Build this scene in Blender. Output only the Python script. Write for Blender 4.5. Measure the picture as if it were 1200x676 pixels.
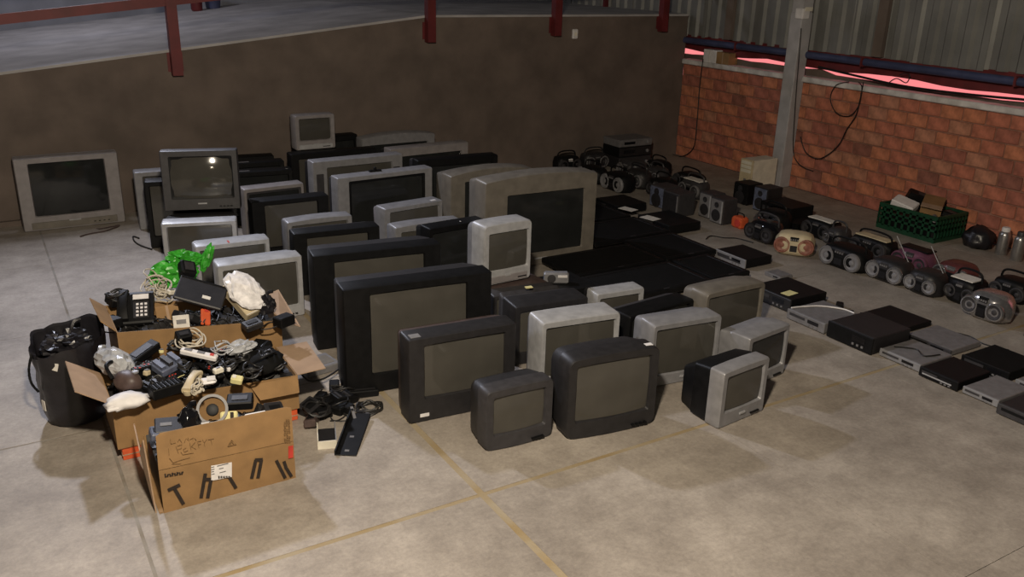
import bpy, bmesh, math, random
from mathutils import Vector, Matrix, noise
import numpy as np

for o in list(bpy.data.objects):
    bpy.data.objects.remove(o)
SC = bpy.context.scene
COL = SC.collection
PI = math.pi
rnd = random.Random(7)

# ------------------------------------------------------------------ camera
H = 2.5                      # eye height above the hall floor
F = 1028.0                   # focal length in pixels of the 1200x676 frame
_dy = np.array([-664., 398., -F]); _dy /= np.linalg.norm(_dy)
_dx = np.array([1787., 328., -F]); _dx -= _dx.dot(_dy) * _dy; _dx /= np.linalg.norm(_dx)
RM = np.array([_dx, _dy, np.cross(_dx, _dy)])
EYE = np.array([0., 0., H])
cd = bpy.data.cameras.new('camera')
cam = bpy.data.objects.new('camera', cd)
COL.objects.link(cam)
cd.sensor_width = 36.0
cd.lens = F / 1200.0 * 36.0
cd.clip_start = 0.05
M4 = Matrix.Identity(4)
for i in range(3):
    for j in range(3):
        M4[i][j] = RM[i][j]
    M4[i][3] = EYE[i]
cam.matrix_world = M4
SC.camera = cam


def ray(p):
    d = RM @ np.array([p[0] - 600., -(p[1] - 338.), -F])
    return d / np.linalg.norm(d)


def onz(p, z=0.0):
    d = ray(p); t = (z - H) / d[2]
    return Vector(EYE + t * d)


def ony(p, Y):
    d = ray(p); t = Y / d[1]
    return Vector(EYE + t * d)


# ------------------------------------------------------------------ world, lamps, exposure
w = bpy.data.worlds.new('world'); SC.world = w; w.use_nodes = True
bg = w.node_tree.nodes['Background']
bg.inputs[0].default_value = (0.62, 0.66, 0.8, 1); bg.inputs[1].default_value = 0.012
SC.view_settings.view_transform = 'Standard'
SC.view_settings.look = 'None'
SC.view_settings.gamma = 1.0
SC.view_settings.use_curve_mapping = False
SC.view_settings.exposure = 0.0


def lamp(name, loc, watts, col, radius):
    l = bpy.data.lights.new(name, 'POINT'); l.energy = watts; l.color = col; l.shadow_soft_size = radius
    o = bpy.data.objects.new(name, l); COL.objects.link(o); o.location = loc
    return o


fl_ = bpy.data.lights.new('floodlight_over_ramp', 'SPOT'); fl_.energy = 1080; fl_.color = (0.82, 0.85, 1.0); fl_.shadow_soft_size = 0.14
fl_.spot_size = math.radians(104); fl_.spot_blend = 0.9
flo = bpy.data.objects.new('floodlight_over_ramp', fl_); COL.objects.link(flo); flo.location = (0.7, 9.9, 5.0)
flo.rotation_euler = (Vector((0.9, 2.9, 0)) - flo.location).to_track_quat('-Z', 'Y').to_euler()
lamp('ramp_fill', (0.9, 12.2, 4.0), 105, (0.92, 0.90, 1.0), 0.14)  # fill added to lighten the deck, which the floodlight cone misses
lamp('hall_lamp_above_aisle', (0.40, 1.1, 3.5), 930, (1.0, 0.87, 0.69), 0.12)
lamp('photographers_light', (0.06, -0.02, 2.62), 40, (1.0, 0.82, 0.59), 0.03)


# ------------------------------------------------------------------ materials
MATS = {}


def mat(name, col, rough=0.5, var=0.12, scale=14.0, metal=0.0, bump=0.0, bscale=60.0, spec=0.5, col2=None, coat=0.0):
    if name in MATS:
        return MATS[name]
    m = bpy.data.materials.new(name); m.use_nodes = True
    nt = m.node_tree; b = nt.nodes['Principled BSDF']
    tc = nt.nodes.new('ShaderNodeTexCoord')
    n = nt.nodes.new('ShaderNodeTexNoise'); n.inputs['Scale'].default_value = scale; n.inputs['Detail'].default_value = 5
    nt.links.new(tc.outputs['Object'], n.inputs['Vector'])
    r = nt.nodes.new('ShaderNodeValToRGB')
    c2 = col2 or tuple(min(1, c * (1 + var)) for c in col)
    c1 = tuple(c * (1 - var) for c in col)
    r.color_ramp.elements[0].position = 0.32; r.color_ramp.elements[0].color = (*c1, 1)
    r.color_ramp.elements[1].position = 0.68; r.color_ramp.elements[1].color = (*c2, 1)
    nt.links.new(n.outputs['Fac'], r.inputs['Fac'])
    nt.links.new(r.outputs['Color'], b.inputs['Base Color'])
    b.inputs['Roughness'].default_value = rough
    b.inputs['Metallic'].default_value = metal
    b.inputs['Specular IOR Level'].default_value = spec
    b.inputs['Coat Weight'].default_value = coat
    if bump:
        n2 = nt.nodes.new('ShaderNodeTexNoise'); n2.inputs['Scale'].default_value = bscale; n2.inputs['Detail'].default_value = 4
        nt.links.new(tc.outputs['Object'], n2.inputs['Vector'])
        bp = nt.nodes.new('ShaderNodeBump'); bp.inputs['Strength'].default_value = bump; bp.inputs['Distance'].default_value = 0.01
        nt.links.new(n2.outputs['Fac'], bp.inputs['Height']); nt.links.new(bp.outputs['Normal'], b.inputs['Normal'])
    MATS[name] = m
    return m


def emit(name, col, s):
    m = bpy.data.materials.new(name); m.use_nodes = True
    nt = m.node_tree; b = nt.nodes['Principled BSDF']
    b.inputs['Base Color'].default_value = (0, 0, 0, 1)
    b.inputs['Emission Color'].default_value = (*col, 1); b.inputs['Emission Strength'].default_value = s
    MATS[name] = m
    return m


def concrete():
    m = bpy.data.materials.new('concrete'); m.use_nodes = True
    nt = m.node_tree; b = nt.nodes['Principled BSDF']; L = nt.links.new
    g = nt.nodes.new('ShaderNodeNewGeometry')

    def nz(s, d, ro=0.55):
        n = nt.nodes.new('ShaderNodeTexNoise'); n.inputs['Scale'].default_value = s; n.inputs['Detail'].default_value = d
        n.inputs['Roughness'].default_value = ro
        L(g.outputs['Position'], n.inputs['Vector']); return n

    def ramp(n, a, ca, z, cz):
        r = nt.nodes.new('ShaderNodeValToRGB'); e = r.color_ramp.elements
        e[0].position = a; e[0].color = (*ca, 1); e[1].position = z; e[1].color = (*cz, 1)
        L(n.outputs['Fac'], r.inputs['Fac']); return r

    def mix(f, a, c, mode='MIX'):
        x = nt.nodes.new('ShaderNodeMix'); x.data_type = 'RGBA'; x.blend_type = mode
        if isinstance(f, float): x.inputs[0].default_value = f
        else: L(f, x.inputs[0])
        L(a, x.inputs[6]); L(c, x.inputs[7]); return x
    big = ramp(nz(1.3, 7), 0.34, (0.268, 0.238, 0.206), 0.66, (0.392, 0.353, 0.309))
    mid = ramp(nz(5.5, 8, 0.65), 0.36, (0.80, 0.785, 0.765), 0.64, (1.06, 1.055, 1.04))
    fine = ramp(nz(38, 6, 0.8), 0.32, (0.80, 0.79, 0.80), 0.68, (1.14, 1.13, 1.12))
    a = mix(1.0, big.outputs[0], mid.outputs[0], 'MULTIPLY')
    a = mix(1.0, a.outputs[2], fine.outputs[0], 'MULTIPLY')
    spots = ramp(nz(11, 9, 0.75), 0.70, (0, 0, 0), 0.78, (1, 1, 1))
    pale = nt.nodes.new('ShaderNodeRGB'); pale.outputs[0].default_value = (0.55, 0.52, 0.48, 1)
    f = nt.nodes.new('ShaderNodeMath'); f.operation = 'MULTIPLY'; f.inputs[1].default_value = 0.55
    L(spots.outputs[0], f.inputs[0])
    a = mix(f.outputs[0], a.outputs[2], pale.outputs[0])
    L(a.outputs[2], b.inputs['Base Color'])
    b.inputs['Roughness'].default_value = 0.62
    bp = nt.nodes.new('ShaderNodeBump'); bp.inputs['Strength'].default_value = 0.18; bp.inputs['Distance'].default_value = 0.006
    L(nz(45, 5).outputs['Fac'], bp.inputs['Height']); L(bp.outputs['Normal'], b.inputs['Normal'])
    MATS['concrete'] = m
    return m


concrete()
mat('joint', (0.34, 0.245, 0.115), 0.9, 0.2, 4, bump=0.3, col2=(0.33, 0.28, 0.20))
mat('joint_faint', (0.24, 0.20, 0.15), 0.9, 0.25, 5, bump=0.3, col2=(0.28, 0.265, 0.245))
mat('joint_dark', (0.21, 0.19, 0.165), 0.9, 0.3, 9)
mat('wall_brown', (0.135, 0.105, 0.088), 0.85, 0.20, 3.0, bump=0.25, bscale=25)
mat('deck', (0.40, 0.385, 0.385), 0.8, 0.2, 2.5, bump=0.1)
mat('farwall', (0.20, 0.21, 0.25), 0.8, 0.2, 2)
mat('coping', (0.62, 0.60, 0.59), 0.8, 0.3, 6, bump=0.3)
mat('mortar', (0.30, 0.15, 0.105), 0.95, 0.25, 8, bump=0.3)
for i, c in enumerate([(0.45, 0.155, 0.095), (0.50, 0.185, 0.10), (0.36, 0.125, 0.085), (0.45, 0.20, 0.125), (0.27, 0.105, 0.075)]):
    mat('brick%d' % i, c, 0.9, 0.28, 12, bump=0.35, bscale=40)
mat('column', (0.40, 0.39, 0.40), 0.7, 0.15, 5)
mat('sheet', (0.20, 0.20, 0.19), 0.6, 0.18, 2.2, metal=0.3)
mat('red_paint', (0.125, 0.015, 0.017), 0.55, 0.2, 6)
mat('darkred', (0.12, 0.016, 0.018), 0.6, 0.25, 6)
mat('blue_pipe', (0.05, 0.06, 0.13), 0.5, 0.2, 6)
mat('black', (0.006, 0.006, 0.0065), 0.5, 0.25, 20, spec=0.2)
mat('black_matte', (0.005, 0.005, 0.005), 0.8, 0.25, 20, spec=0.15)
mat('gloss', (0.008, 0.008, 0.010), 0.12, 0.2, 9)
mat('charcoal', (0.017, 0.016, 0.0175), 0.5, 0.2, 25, bump=0.05, bscale=200)
mat('dgrey', (0.036, 0.034, 0.037), 0.5, 0.18, 25, bump=0.05, bscale=200)
mat('grey', (0.155, 0.150, 0.155), 0.5, 0.15, 20)
mat('silver', (0.235, 0.233, 0.245), 0.42, 0.12, 18, metal=0.15)
mat('lsilver', (0.37, 0.372, 0.385), 0.42, 0.12, 18, metal=0.12)
mat('bsilver', (0.165, 0.148, 0.125), 0.45, 0.15, 12, metal=0.1)
mat('psilver', (0.25, 0.232, 0.235), 0.45, 0.12, 14, metal=0.1)
mat('chrome', (0.45, 0.44, 0.45), 0.22, 0.15, 30, metal=0.8)
mat('screen', (0.064, 0.060, 0.052), 0.08, 0.10, 6, spec=0.5)
mat('screen_d', (0.018, 0.019, 0.019), 0.09, 0.15, 6, spec=0.4)
mat('beige', (0.72, 0.68, 0.57), 0.55, 0.1, 10)
mat('cream', (0.55, 0.46, 0.30), 0.5, 0.15, 10)
mat('white', (0.72, 0.70, 0.70), 0.6, 0.08, 20)
mat('paper', (0.66, 0.63, 0.58), 0.8, 0.12, 30)
mat('lemon', (0.68, 0.62, 0.30), 0.7, 0.1, 20)
mat('card', (0.27, 0.158, 0.066), 0.85, 0.14, 9, bump=0.08, bscale=120)
mat('card_pale', (0.36, 0.245, 0.16), 0.85, 0.12, 9, bump=0.08, bscale=120)
mat('ink', (0.022, 0.014, 0.010), 0.8, 0.2, 40)
mat('ink_faint', (0.17, 0.098, 0.04), 0.9, 0.2, 40)
mat('orange', (0.62, 0.10, 0.03), 0.6, 0.15, 15)
mat('red', (0.50, 0.045, 0.03), 0.6, 0.15, 15)
mat('plum', (0.13, 0.05, 0.085), 0.3, 0.2, 15, coat=0.3)
mat('maroon', (0.10, 0.03, 0.03), 0.3, 0.2, 15)
mat('green_bag', (0.045, 0.36, 0.03), 0.38, 0.3, 12)
mat('green', (0.02, 0.16, 0.05), 0.5, 0.2, 10)
mat('crate', (0.006, 0.05, 0.022), 0.5, 0.25, 12)
mat('teal', (0.03, 0.30, 0.20), 0.5, 0.1, 10)
mat('bagfilm', (0.40, 0.41, 0.43), 0.25, 0.25, 25)
mat('binbag', (0.014, 0.013, 0.016), 0.35, 0.3, 12, bump=0.35, bscale=22)
mat('wire_white', (0.52, 0.47, 0.38), 0.6, 0.15, 30)
mat('wire_black', (0.014, 0.013, 0.013), 0.5, 0.2, 30)
mat('blueplastic', (0.10, 0.115, 0.17), 0.45, 0.3, 30)
mat('steel', (0.42, 0.41, 0.40), 0.3, 0.2, 10, metal=0.8)
mat('rust', (0.26, 0.10, 0.07), 0.6, 0.3, 20)
mat('brown', (0.075, 0.05, 0.045), 0.5, 0.25, 20)
emit('daylight', (1.0, 0.27, 0.28), 1.0)


# ------------------------------------------------------------------ mesh helpers
class MB:
    def __init__(s):
        s.v = []; s.f = []

    def add(s, vs, fs, M=None):
        o = len(s.v)
        s.v += [tuple(M @ Vector(p)) if M else tuple(p) for p in vs]
        s.f += [tuple(i + o for i in f) for f in fs]
        return s

    def box(s, x0, x1, y0, y1, z0, z1, M=None, ch=0.0):
        if ch > 0:
            ch = min(ch, 0.45 * min(x1 - x0, y1 - y0, z1 - z0))
            lo = [rrect(x0, x1, y0, y1, ch * 1.4, 2)]
            L = []
            for z, k in ((z0, ch), (z0 + ch, 0), (z1 - ch, 0), (z1, ch)):
                L.append([(a, b, z) for a, b in rrect(x0 + k, x1 - k, y0 + k, y1 - k, max(ch * 1.4 - k, ch * .4), 2)])
            return s.loft(L, True, True, M)
        vs = [(x, y, z) for z in (z0, z1) for y in (y0, y1) for x in (x0, x1)]
        return s.add(vs, [(0, 2, 3, 1), (4, 5, 7, 6), (0, 1, 5, 4), (2, 6, 7, 3), (0, 4, 6, 2), (1, 3, 7, 5)], M)

    def loft(s, loops, cap0=False, cap1=False, M=None, closed=True):
        n = len(loops[0]); vs = [p for l in loops for p in l]; fs = []
        for a in range(len(loops) - 1):
            for i in range(n if closed else n - 1):
                j = (i + 1) % n
                fs.append((a * n + i, a * n + j, (a + 1) * n + j, (a + 1) * n + i))
        if cap0: fs.append(tuple(range(n))[::-1])
        if cap1: fs.append(tuple((len(loops) - 1) * n + i for i in range(n)))
        return s.add(vs, fs, M)

    def tube(s, pts, r, k=6, cap=True):
        P = [Vector(p) for p in pts]; L = []
        up = Vector((0.13, 0.21, 0.97))
        for i, p in enumerate(P):
            t = (P[min(i + 1, len(P) - 1)] - P[max(i - 1, 0)])
            if t.length < 1e-9: t = Vector((1, 0, 0))
            t.normalize()
            a = t.cross(up)
            if a.length < 1e-3: a = t.cross(Vector((1, 0, 0)))
            a.normalize(); b = t.cross(a)
            rr = r[i] if isinstance(r, (list, tuple)) else r
            L.append([p + (a * math.cos(q * 2 * PI / k) + b * math.sin(q * 2 * PI / k)) * rr for q in range(k)])
        return s.loft(L, cap, cap)

    def lathe(s, prof, k=16, M=None):          # profile of (radius, z) around the local z axis
        L = [[(max(r, 1e-4) * math.cos(q * 2 * PI / k), max(r, 1e-4) * math.sin(q * 2 * PI / k), z) for q in range(k)] for r, z in prof]
        return s.loft(L, True, True, M)

    def build(s, name, m, parent=None, smooth=False, loc=None, rot=None):
        me = bpy.data.meshes.new(name); me.from_pydata(s.v, [], s.f)
        bm = bmesh.new(); bm.from_mesh(me); bmesh.ops.recalc_face_normals(bm, faces=bm.faces); bm.to_mesh(me); bm.free()
        me.materials.append(MATS[m] if isinstance(m, str) else m)
        if smooth:
            me.shade_smooth()
            try: me.set_sharp_from_angle(angle=math.radians(38))
            except Exception: pass
        o = bpy.data.objects.new(name, me); COL.objects.link(o)
        if parent: o.parent = parent
        if loc is not None: o.location = loc
        if rot is not None: o.rotation_euler = rot
        return o


def rrect(x0, x1, z0, z1, r, n=3):
    r = min(r, 0.49 * (x1 - x0), 0.49 * (z1 - z0)); out = []
    for cx, cz, a0 in ((x1 - r, z1 - r, 0), (x0 + r, z1 - r, 90), (x0 + r, z0 + r, 180), (x1 - r, z0 + r, 270)):
        for i in range(n + 1):
            a = math.radians(a0 + 90.0 * i / n)
            out.append((cx + r * math.cos(a), cz + r * math.sin(a)))
    return out


def tag(o, label=None, cat=None, group=None, kind=None):
    if label: o['label'] = label
    if cat: o['category'] = cat
    if group: o['group'] = group
    if kind: o['kind'] = kind
    return o


def thing(name, label, cat, loc=(0, 0, 0), rz=0.0, group=None, rot=None):
    o = bpy.data.objects.new(name, None); COL.objects.link(o)
    o.empty_display_size = 0.05
    o.location = loc; o.rotation_euler = rot if rot else (0, 0, rz)
    return tag(o, label, cat, group)


def copy_thing(src, loc, rot, label=None):
    r = src.copy(); COL.objects.link(r); r.location = loc; r.rotation_euler = rot
    if label: r['label'] = label
    for ch in list(src.children):
        c = ch.copy(); COL.objects.link(c); c.parent = r
        for g in list(ch.children):
            d = g.copy(); COL.objects.link(d); d.parent = c
    return r


def bez(pts, n=10):
    """smooth curve through points"""
    P = [Vector(p) for p in pts]; out = []
    for i in range(len(P) - 1):
        p0 = P[max(i - 1, 0)]; p1 = P[i]; p2 = P[i + 1]; p3 = P[min(i + 2, len(P) - 1)]
        for k in range(n):
            t = k / n
            out.append(0.5 * ((2 * p1) + (p2 - p0) * t + (2 * p0 - 5 * p1 + 4 * p2 - p3) * t * t + (3 * p1 - p0 - 3 * p2 + p3) * t ** 3))
    out.append(P[-1])
    return out


# ------------------------------------------------------------------ the setting
XB = 8.55; YW = 9.5
XJ = [-4.27, -2.73, -1.19, 0.35, 1.88, 3.42, 4.96, 6.50, 8.04, XB]
YJ = [-4.72, -3.12, -1.52, 0.08, 1.68, 3.28, 4.88, 6.48, 8.08, YW]
fl = MB().box(XJ[0], XJ[-1], YJ[0], YJ[-1], -0.12, -0.007).build('floor', 'joint_dark')
tag(fl, kind='structure')


def gapx(x): return {1.88: 0.019, 0.35: 0.008}.get(x, 0.0015)
def gapy(y): return {3.28: 0.014, 4.88: 0.007}.get(y, 0.0015)


for i in range(len(XJ) - 1):
    for j in range(len(YJ) - 1):
        x0 = XJ[i] + (gapx(XJ[i]) if i else 0); x1 = XJ[i + 1] - gapx(XJ[i + 1]) * (i + 2 < len(XJ))
        y0 = YJ[j] + (gapy(YJ[j]) if j else 0); y1 = YJ[j + 1] - gapy(YJ[j + 1]) * (j + 2 < len(YJ))
        MB().box(x0, x1, y0, y1, -0.06, 0).build('slab', 'concrete', fl)
MB().box(1.88 - .02, 1.88 + .02, YJ[0], YW, -0.02, -0.0015).build('joint_sealant', 'joint', fl)
MB().box(0.35 - .009, 0.35 + .009, YJ[0], YW, -0.02, -0.0015).build('joint_sealant', 'joint_faint', fl)
MB().box(XJ[0], XB, 3.28 - .015, 3.28 + .015, -0.02, -0.0019).build('joint_sealant', 'joint', fl)
MB().box(XJ[0], XB, 4.88 - .008, 4.88 + .008, -0.02, -0.0019).build('joint_sealant', 'joint_faint', fl)

# dock wall with a ramp behind it
RS, RC = 0.1121, 1.4166


def ramp_z(x): return min(RC + RS * x, 1.932)


xk = (1.932 - RC) / RS
prof = [(-4.27, 0), (8.56, 0), (8.56, 1.932), (xk, 1.932), (-4.27, ramp_z(-4.27))]
mb = MB(); n = len(prof)
mb.loft([[(x, YW, z) for x, z in prof], [(x, YW + .22, z) for x, z in prof]], True, True)
wb = mb.build('wall_back', 'wall_brown'); tag(wb, kind='structure')
mb = MB(); pr = [(-4.27, ramp_z(-4.27) - .10), (xk, 1.832), (9.4, 1.832), (9.4, 1.934), (xk, 1.934), (-4.27, ramp_z(-4.27) + .002)]
mb.loft([[(x, YW + .22, z) for x, z in pr], [(x, 14.2, z) for x, z in pr]], True, True)
dk = mb.build('floor_ramp', 'deck'); tag(dk, kind='structure')
mb = MB(); pr = [(-4.27, ramp_z(-4.27) - .02), (xk, 1.91), (8.56, 1.91), (8.56, 1.936), (xk, 1.936), (-4.27, ramp_z(-4.27) + .004)]
mb.loft([[(x, YW - .012, z) for x, z in pr], [(x, YW + .23, z) for x, z in pr]], True, True)
tr = mb.build('trim_1', 'deck'); tag(tr, kind='structure')
fw = MB().box(-4.27, 9.4, 14.2, 14.35, 0.5, 4.2).build('wall_far', 'farwall'); tag(fw, kind='structure')
# low kerb along the foot of the dock wall
kb = MB().box(-4.27, 0.95, YW - .05, YW - .001, 0, 0.05).build('baseboard_back', 'wall_brown'); tag(kb, kind='structure')

# red railing
rl = thing('railing', 'red painted steel railing fixed to the edge of the raised ramp', 'railing', (0, YW - .05, 1.4))
oz = Vector((0, -(YW - .05), -1.4))
for px, pb in ((1.80, 1.37), (4.62, 1.64), (6.36, 1.685), (8.08, 1.715)):
    y0 = YW - .10
    MB().box(px - .05, px + .05, y0, YW - .005, pb, pb + 1.45).build('post', 'red_paint', rl, loc=oz)
    MB().box(px - .075, px + .075, YW - .006, YW + .0, pb + .03, pb + .22).build('fixing_plate', 'red_paint', rl, loc=oz)
for dz in (0.42, 0.98):
    mb = MB(); L = []
    for x in (-4.0, xk, 8.4):
        z = ramp_z(x) + dz
        L.append([(x, YW - .085, z), (x, YW - .025, z), (x, YW - .025, z + .09), (x, YW - .085, z + .09)])
    mb.loft(L, True, True).build('rail', 'red_paint', rl, loc=oz)
# second, shorter railing on the far side of the deck
r2 = thing('railing', 'short dark red railing standing far back on the raised deck', 'railing', (8.75, 11.4, 1.934))
for dx in (-.18, 0.0):
    MB().box(dx - .03, dx + .03, -.03, .03, 0, 1.1).build('post', 'darkred', r2)
MB().box(-.21, .45, -.025, .025, 1.0, 1.08).build('rail', 'darkred', r2)

def on_ramp(p):
    d = ray(p); t = (RC - H) / (d[2] - RS * d[0])
    return Vector(EYE + t * d)


q = on_ramp((250, 10))
bk = thing('bucket', 'small blue bucket standing far back on the ramp', 'bucket', (q.x, q.y, ramp_z(q.x) + .004))
MB().lathe([(.10, 0), (.13, .26), (.14, .27), (.14, .29), (.125, .29)], 16).build('body', 'blue_pipe', bk, True)
MB().tube(bez([(-.13, 0, .27), (-.08, 0, .38), (.08, 0, .38), (.13, 0, .27)], 5), .008, 6).build('handle', 'steel', bk, True)
q = on_ramp((231, 13))
ex = thing('fire_extinguisher', 'small red cylinder standing far back on the ramp', 'cylinder', (q.x, q.y, ramp_z(q.x) + .004))
MB().lathe([(.07, 0), (.08, .02), (.08, .36), (.05, .42), (.02, .44)], 16).build('body', 'red_paint', ex, True)
MB().box(-.03, .09, -.015, .015, .44, .47, ch=.005).build('valve', 'black', ex)

# brick wall
BH, BL = 0.1418, 0.248
wr = MB().box(XB + .012, XB + .13, 2.3, YW, 0, 1.28).build('wall_right', 'mortar'); tag(wr, kind='structure')
meshes = []
for k in range(5):
    mb = MB()
    mb.box(0, .05, 0, BL - .016, 0, BH - .014, ch=.006)
    o = mb.build('brick', 'brick%d' % k); meshes.append(o.data); bpy.data.objects.remove(o)
nb = 0
for c in range(9):
    y = YW - .004 - (BL / 2 if c % 2 else 0)
    if c % 2:
        o = bpy.data.objects.new('brick', meshes[rnd.randrange(3)]); COL.objects.link(o); o.parent = wr
        o.scale = (1, .46, 1); o.location = (XB - rnd.uniform(0, .006), YW - .004 - BL / 2 + .012, c * BH + .007)
    while y - BL > 2.35:
        o = bpy.data.objects.new('brick', meshes[rnd.choices(range(5), (5, 4, 4, 3, 1.6))[0]])
        COL.objects.link(o); o.parent = wr
        o.location = (XB - rnd.uniform(0, .008), y - BL + .008, c * BH + .007 + rnd.uniform(-.002, .002))
        y -= BL; nb += 1
cp = MB()
yy = YW
cp.box(XB - .035, XB + .16, 2.3, YW - .002, 1.28, 1.345, ch=.01)
cp = cp.build('trim_2', 'coping'); tag(cp, kind='structure')

# opening above the coping, pipe, flashing and corrugated cladding
ol = MB().box(XB + .75, XB + .78, 1.5, 13.5, 0.9, 2.3).build('exterior_glow', 'daylight'); tag(ol, kind='structure')  # glowing plane beyond the gap, stands in for the daylit exterior
fb = MB()
L = []
for i in range(30):
    y = 2.3 + i * (YW + 1.6 - 2.3) / 29
    lo = 1.452 + .016 * math.sin(i * 1.1) + .025 * noise.noise((i * .6, 0, 0))
    L.append([(XB + .10, y, lo), (XB + .125, y, lo), (XB + .125, y, 1.66), (XB + .10, y, 1.66)])
fb.loft(L, True, True)
fb = fb.build('trim_3', 'darkred'); tag(fb, kind='structure')
sb = MB(); L = []
for i in range(40):
    y = 2.3 + i * (YW + 1.6 - 2.3) / 39
    hi = 1.375 + .02 * noise.noise((i * .45, 3, 0)) + (.055 if 7.15 < y < 8.3 else .03 if y >= 8.3 else 0) + .012 * math.sin(i * .7)
    L.append([(XB + .15, y, 1.2), (XB + .17, y, 1.2), (XB + .17, y, hi), (XB + .15, y, hi)])
sb = sb.loft(L, True, True).build('trim_4', 'wall_brown'); tag(sb, kind='structure')
pp = thing('pipe', 'long dark blue pipe running below the corrugated cladding', 'pipe', (XB - .005, 6, 1.592))
MB().tube([(0, -3.7, 0), (0, -1, -.004), (0, 1.2, .004), (0, 5, 0)], .042, 10).build('pipe_run', 'blue_pipe', pp, True)
for y in (-3, -1.2, .55, 2.5):
    MB().box(-.05, .05, y - .012, y + .012, -.05, .045).build('bracket', 'darkred', pp)
up = thing('wall_upper', None, None, (0, 0, 0)); up['kind'] = 'structure'
prof = []
pitch = 0.20
for k in range(4):
    for a, dx in ((0, 0), (.07, 0), (.10, .035), (.17, .035)):
        prof.append((k * pitch + a, dx))
prof.append((4 * pitch + .03, 0))
mb = MB(); L = []
for z in (0, 2.7):
    L.append([(XB + .06 + dx, y, z) for y, dx in prof])
mb.loft(L, closed=False)
sh = mb.build('sheet', 'sheet'); shm = sh.data; bpy.data.objects.remove(sh)
for k in range(16):
    o = bpy.data.objects.new('sheet', shm); COL.objects.link(o); o.parent = up
    o.location = (rnd.uniform(0, .012), 2.0 + k * .8, 1.645 + rnd.uniform(-.012, .012))
for y in (8.72, 6.42, 4.3):
    MB().box(XB + .005, XB + .062, y - .06, y + .06, 1.66, 4.3).build('cladding_post', 'wall_brown', up)

# column
c0 = onz((912, 220.5))
col = thing('column', None, None, (8.37, 7.35, 0)); col['kind'] = 'structure'
MB().box(0, .178, 0, .18, 0, 2.07, ch=.008).build('shaft', 'column', col)
MB().box(.01, .17, .01, .17, 2.07, 3.3).build('shaft', 'column', col)
lb = thing('junction_box', 'white plastic junction box strapped round the grey column', 'box', (8.35, 7.33, 2.0))
MB().box(0, .12, 0, .12, 0, .12, ch=.01).build('housing', 'white', lb)
MB().box(.03, .15, -.006, .004, .09, .135).build('flap', 'beige', lb)
for i, (p, s) in enumerate(((9.0, .20), (8.79, .20))):
    pass
bx = thing('carton', 'white cardboard carton standing on the brick wall coping', 'box', (XB + .045, 8.86, 1.345))
MB().box(-.06, .10, -.0, .24, 0, .165, ch=.004).build('body', 'white', bx)
MB().box(-.063, -.0595, .115, .128, 0, .165).build('tape', 'paper', bx)
bx = thing('carton', 'dusty brown carton beside the white one on the coping', 'box', (XB + .045, 8.62, 1.345))
MB().box(-.06, .10, 0, .23, 0, .15, ch=.004).build('body', 'card', bx)
MB().box(-.063, -.0595, .105, .12, 0, .15).build('tape', 'card_pale', bx)
so = thing('wall_socket', 'small white socket on the brown dock wall', 'socket', (6.67, YW, 1.70))
MB().box(-.04, .04, -.04, 0, -.06, .06, ch=.01).build('plate', 'white', so)
MB().box(-.02, .02, -.046, -.039, -.02, .02).build('outlet', 'beige', so)


def cable(name, label, pts, r, m, group=None, kind='cable', n=8):
    P = bez(pts, n)
    o = MB().tube(P, r, 6).build(name, m, None, True)
    return tag(o, label, kind, group)


def YZ(p, X): # point of pixel p on plane x=X
    d = ray(p); t = X / d[0]
    return Vector(EYE + t * d)


Xc = XB - .045
cable('hanging_cable', 'black cable looping over the coping in one wide hanging coil', [YZ(p, Xc) for p in ((995, 96), (980, 100), (973, 115), (980, 132), (995, 136), (1006, 124), (1010, 103), (1006, 96))], .006, 'wire_black')
cable('hanging_cable', 'black cable hanging from the coping down the brick wall', [YZ(p, Xc - .02) for p in ((1012, 96), (1008, 115), (1003, 135), (992, 152), (984, 168), (972, 180), (958, 186), (944, 178), (938, 160))], .006, 'wire_black')
cable('hanging_cable', 'black cable hung near the wall corner and looping to the floor', [YZ(p, Xc) for p in ((824, 69), (820, 100), (817, 140), (813, 172), (800, 183), (788, 181))], .007, 'wire_black')
cable('hanging_cable', 'thin black cable drooping along the grey column', [(8.36, 7.335, 1.9), (8.40, 7.333, 1.4), (8.45, 7.335, .9), (8.50, 7.32, .45), (8.52, 7.2, .30), (8.52, 7.0, .27)], .006, 'wire_black')
cable('slung_cable', 'thick black cable slung along the gap above the coping', [(XB + .04, 7.2, 1.47), (XB + .0, 6.7, 1.44), (XB - .02, 6.0, 1.40), (XB + .0, 5.3, 1.405), (XB + .02, 4.4, 1.44), (XB + .03, 3.2, 1.47)], .014, 'wire_black')
cable('slung_cable', 'thin cable curling up from the coping to the blue pipe', [YZ(p, XB - .05) for p in ((1038, 100), (1050, 92), (1062, 97), (1066, 88), (1060, 86), (1054, 88))], .006, 'wire_black')

# ------------------------------------------------------------------ television sets
def rrd(x0, x1, z0, z1, r, n=3, k=5):
    """rounded rectangle with extra points along its edges"""
    P = rrect(x0, x1, z0, z1, r, n); out = []
    for g in range(4):
        out += P[g * (n + 1):(g + 1) * (n + 1)]
        a = P[g * (n + 1) + n]; b = P[((g + 1) * (n + 1)) % len(P)]
        out += [(a[0] + (b[0] - a[0]) * i / (k + 1), a[1] + (b[1] - a[1]) * i / (k + 1)) for i in range(1, k + 1)]
    return out


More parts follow.
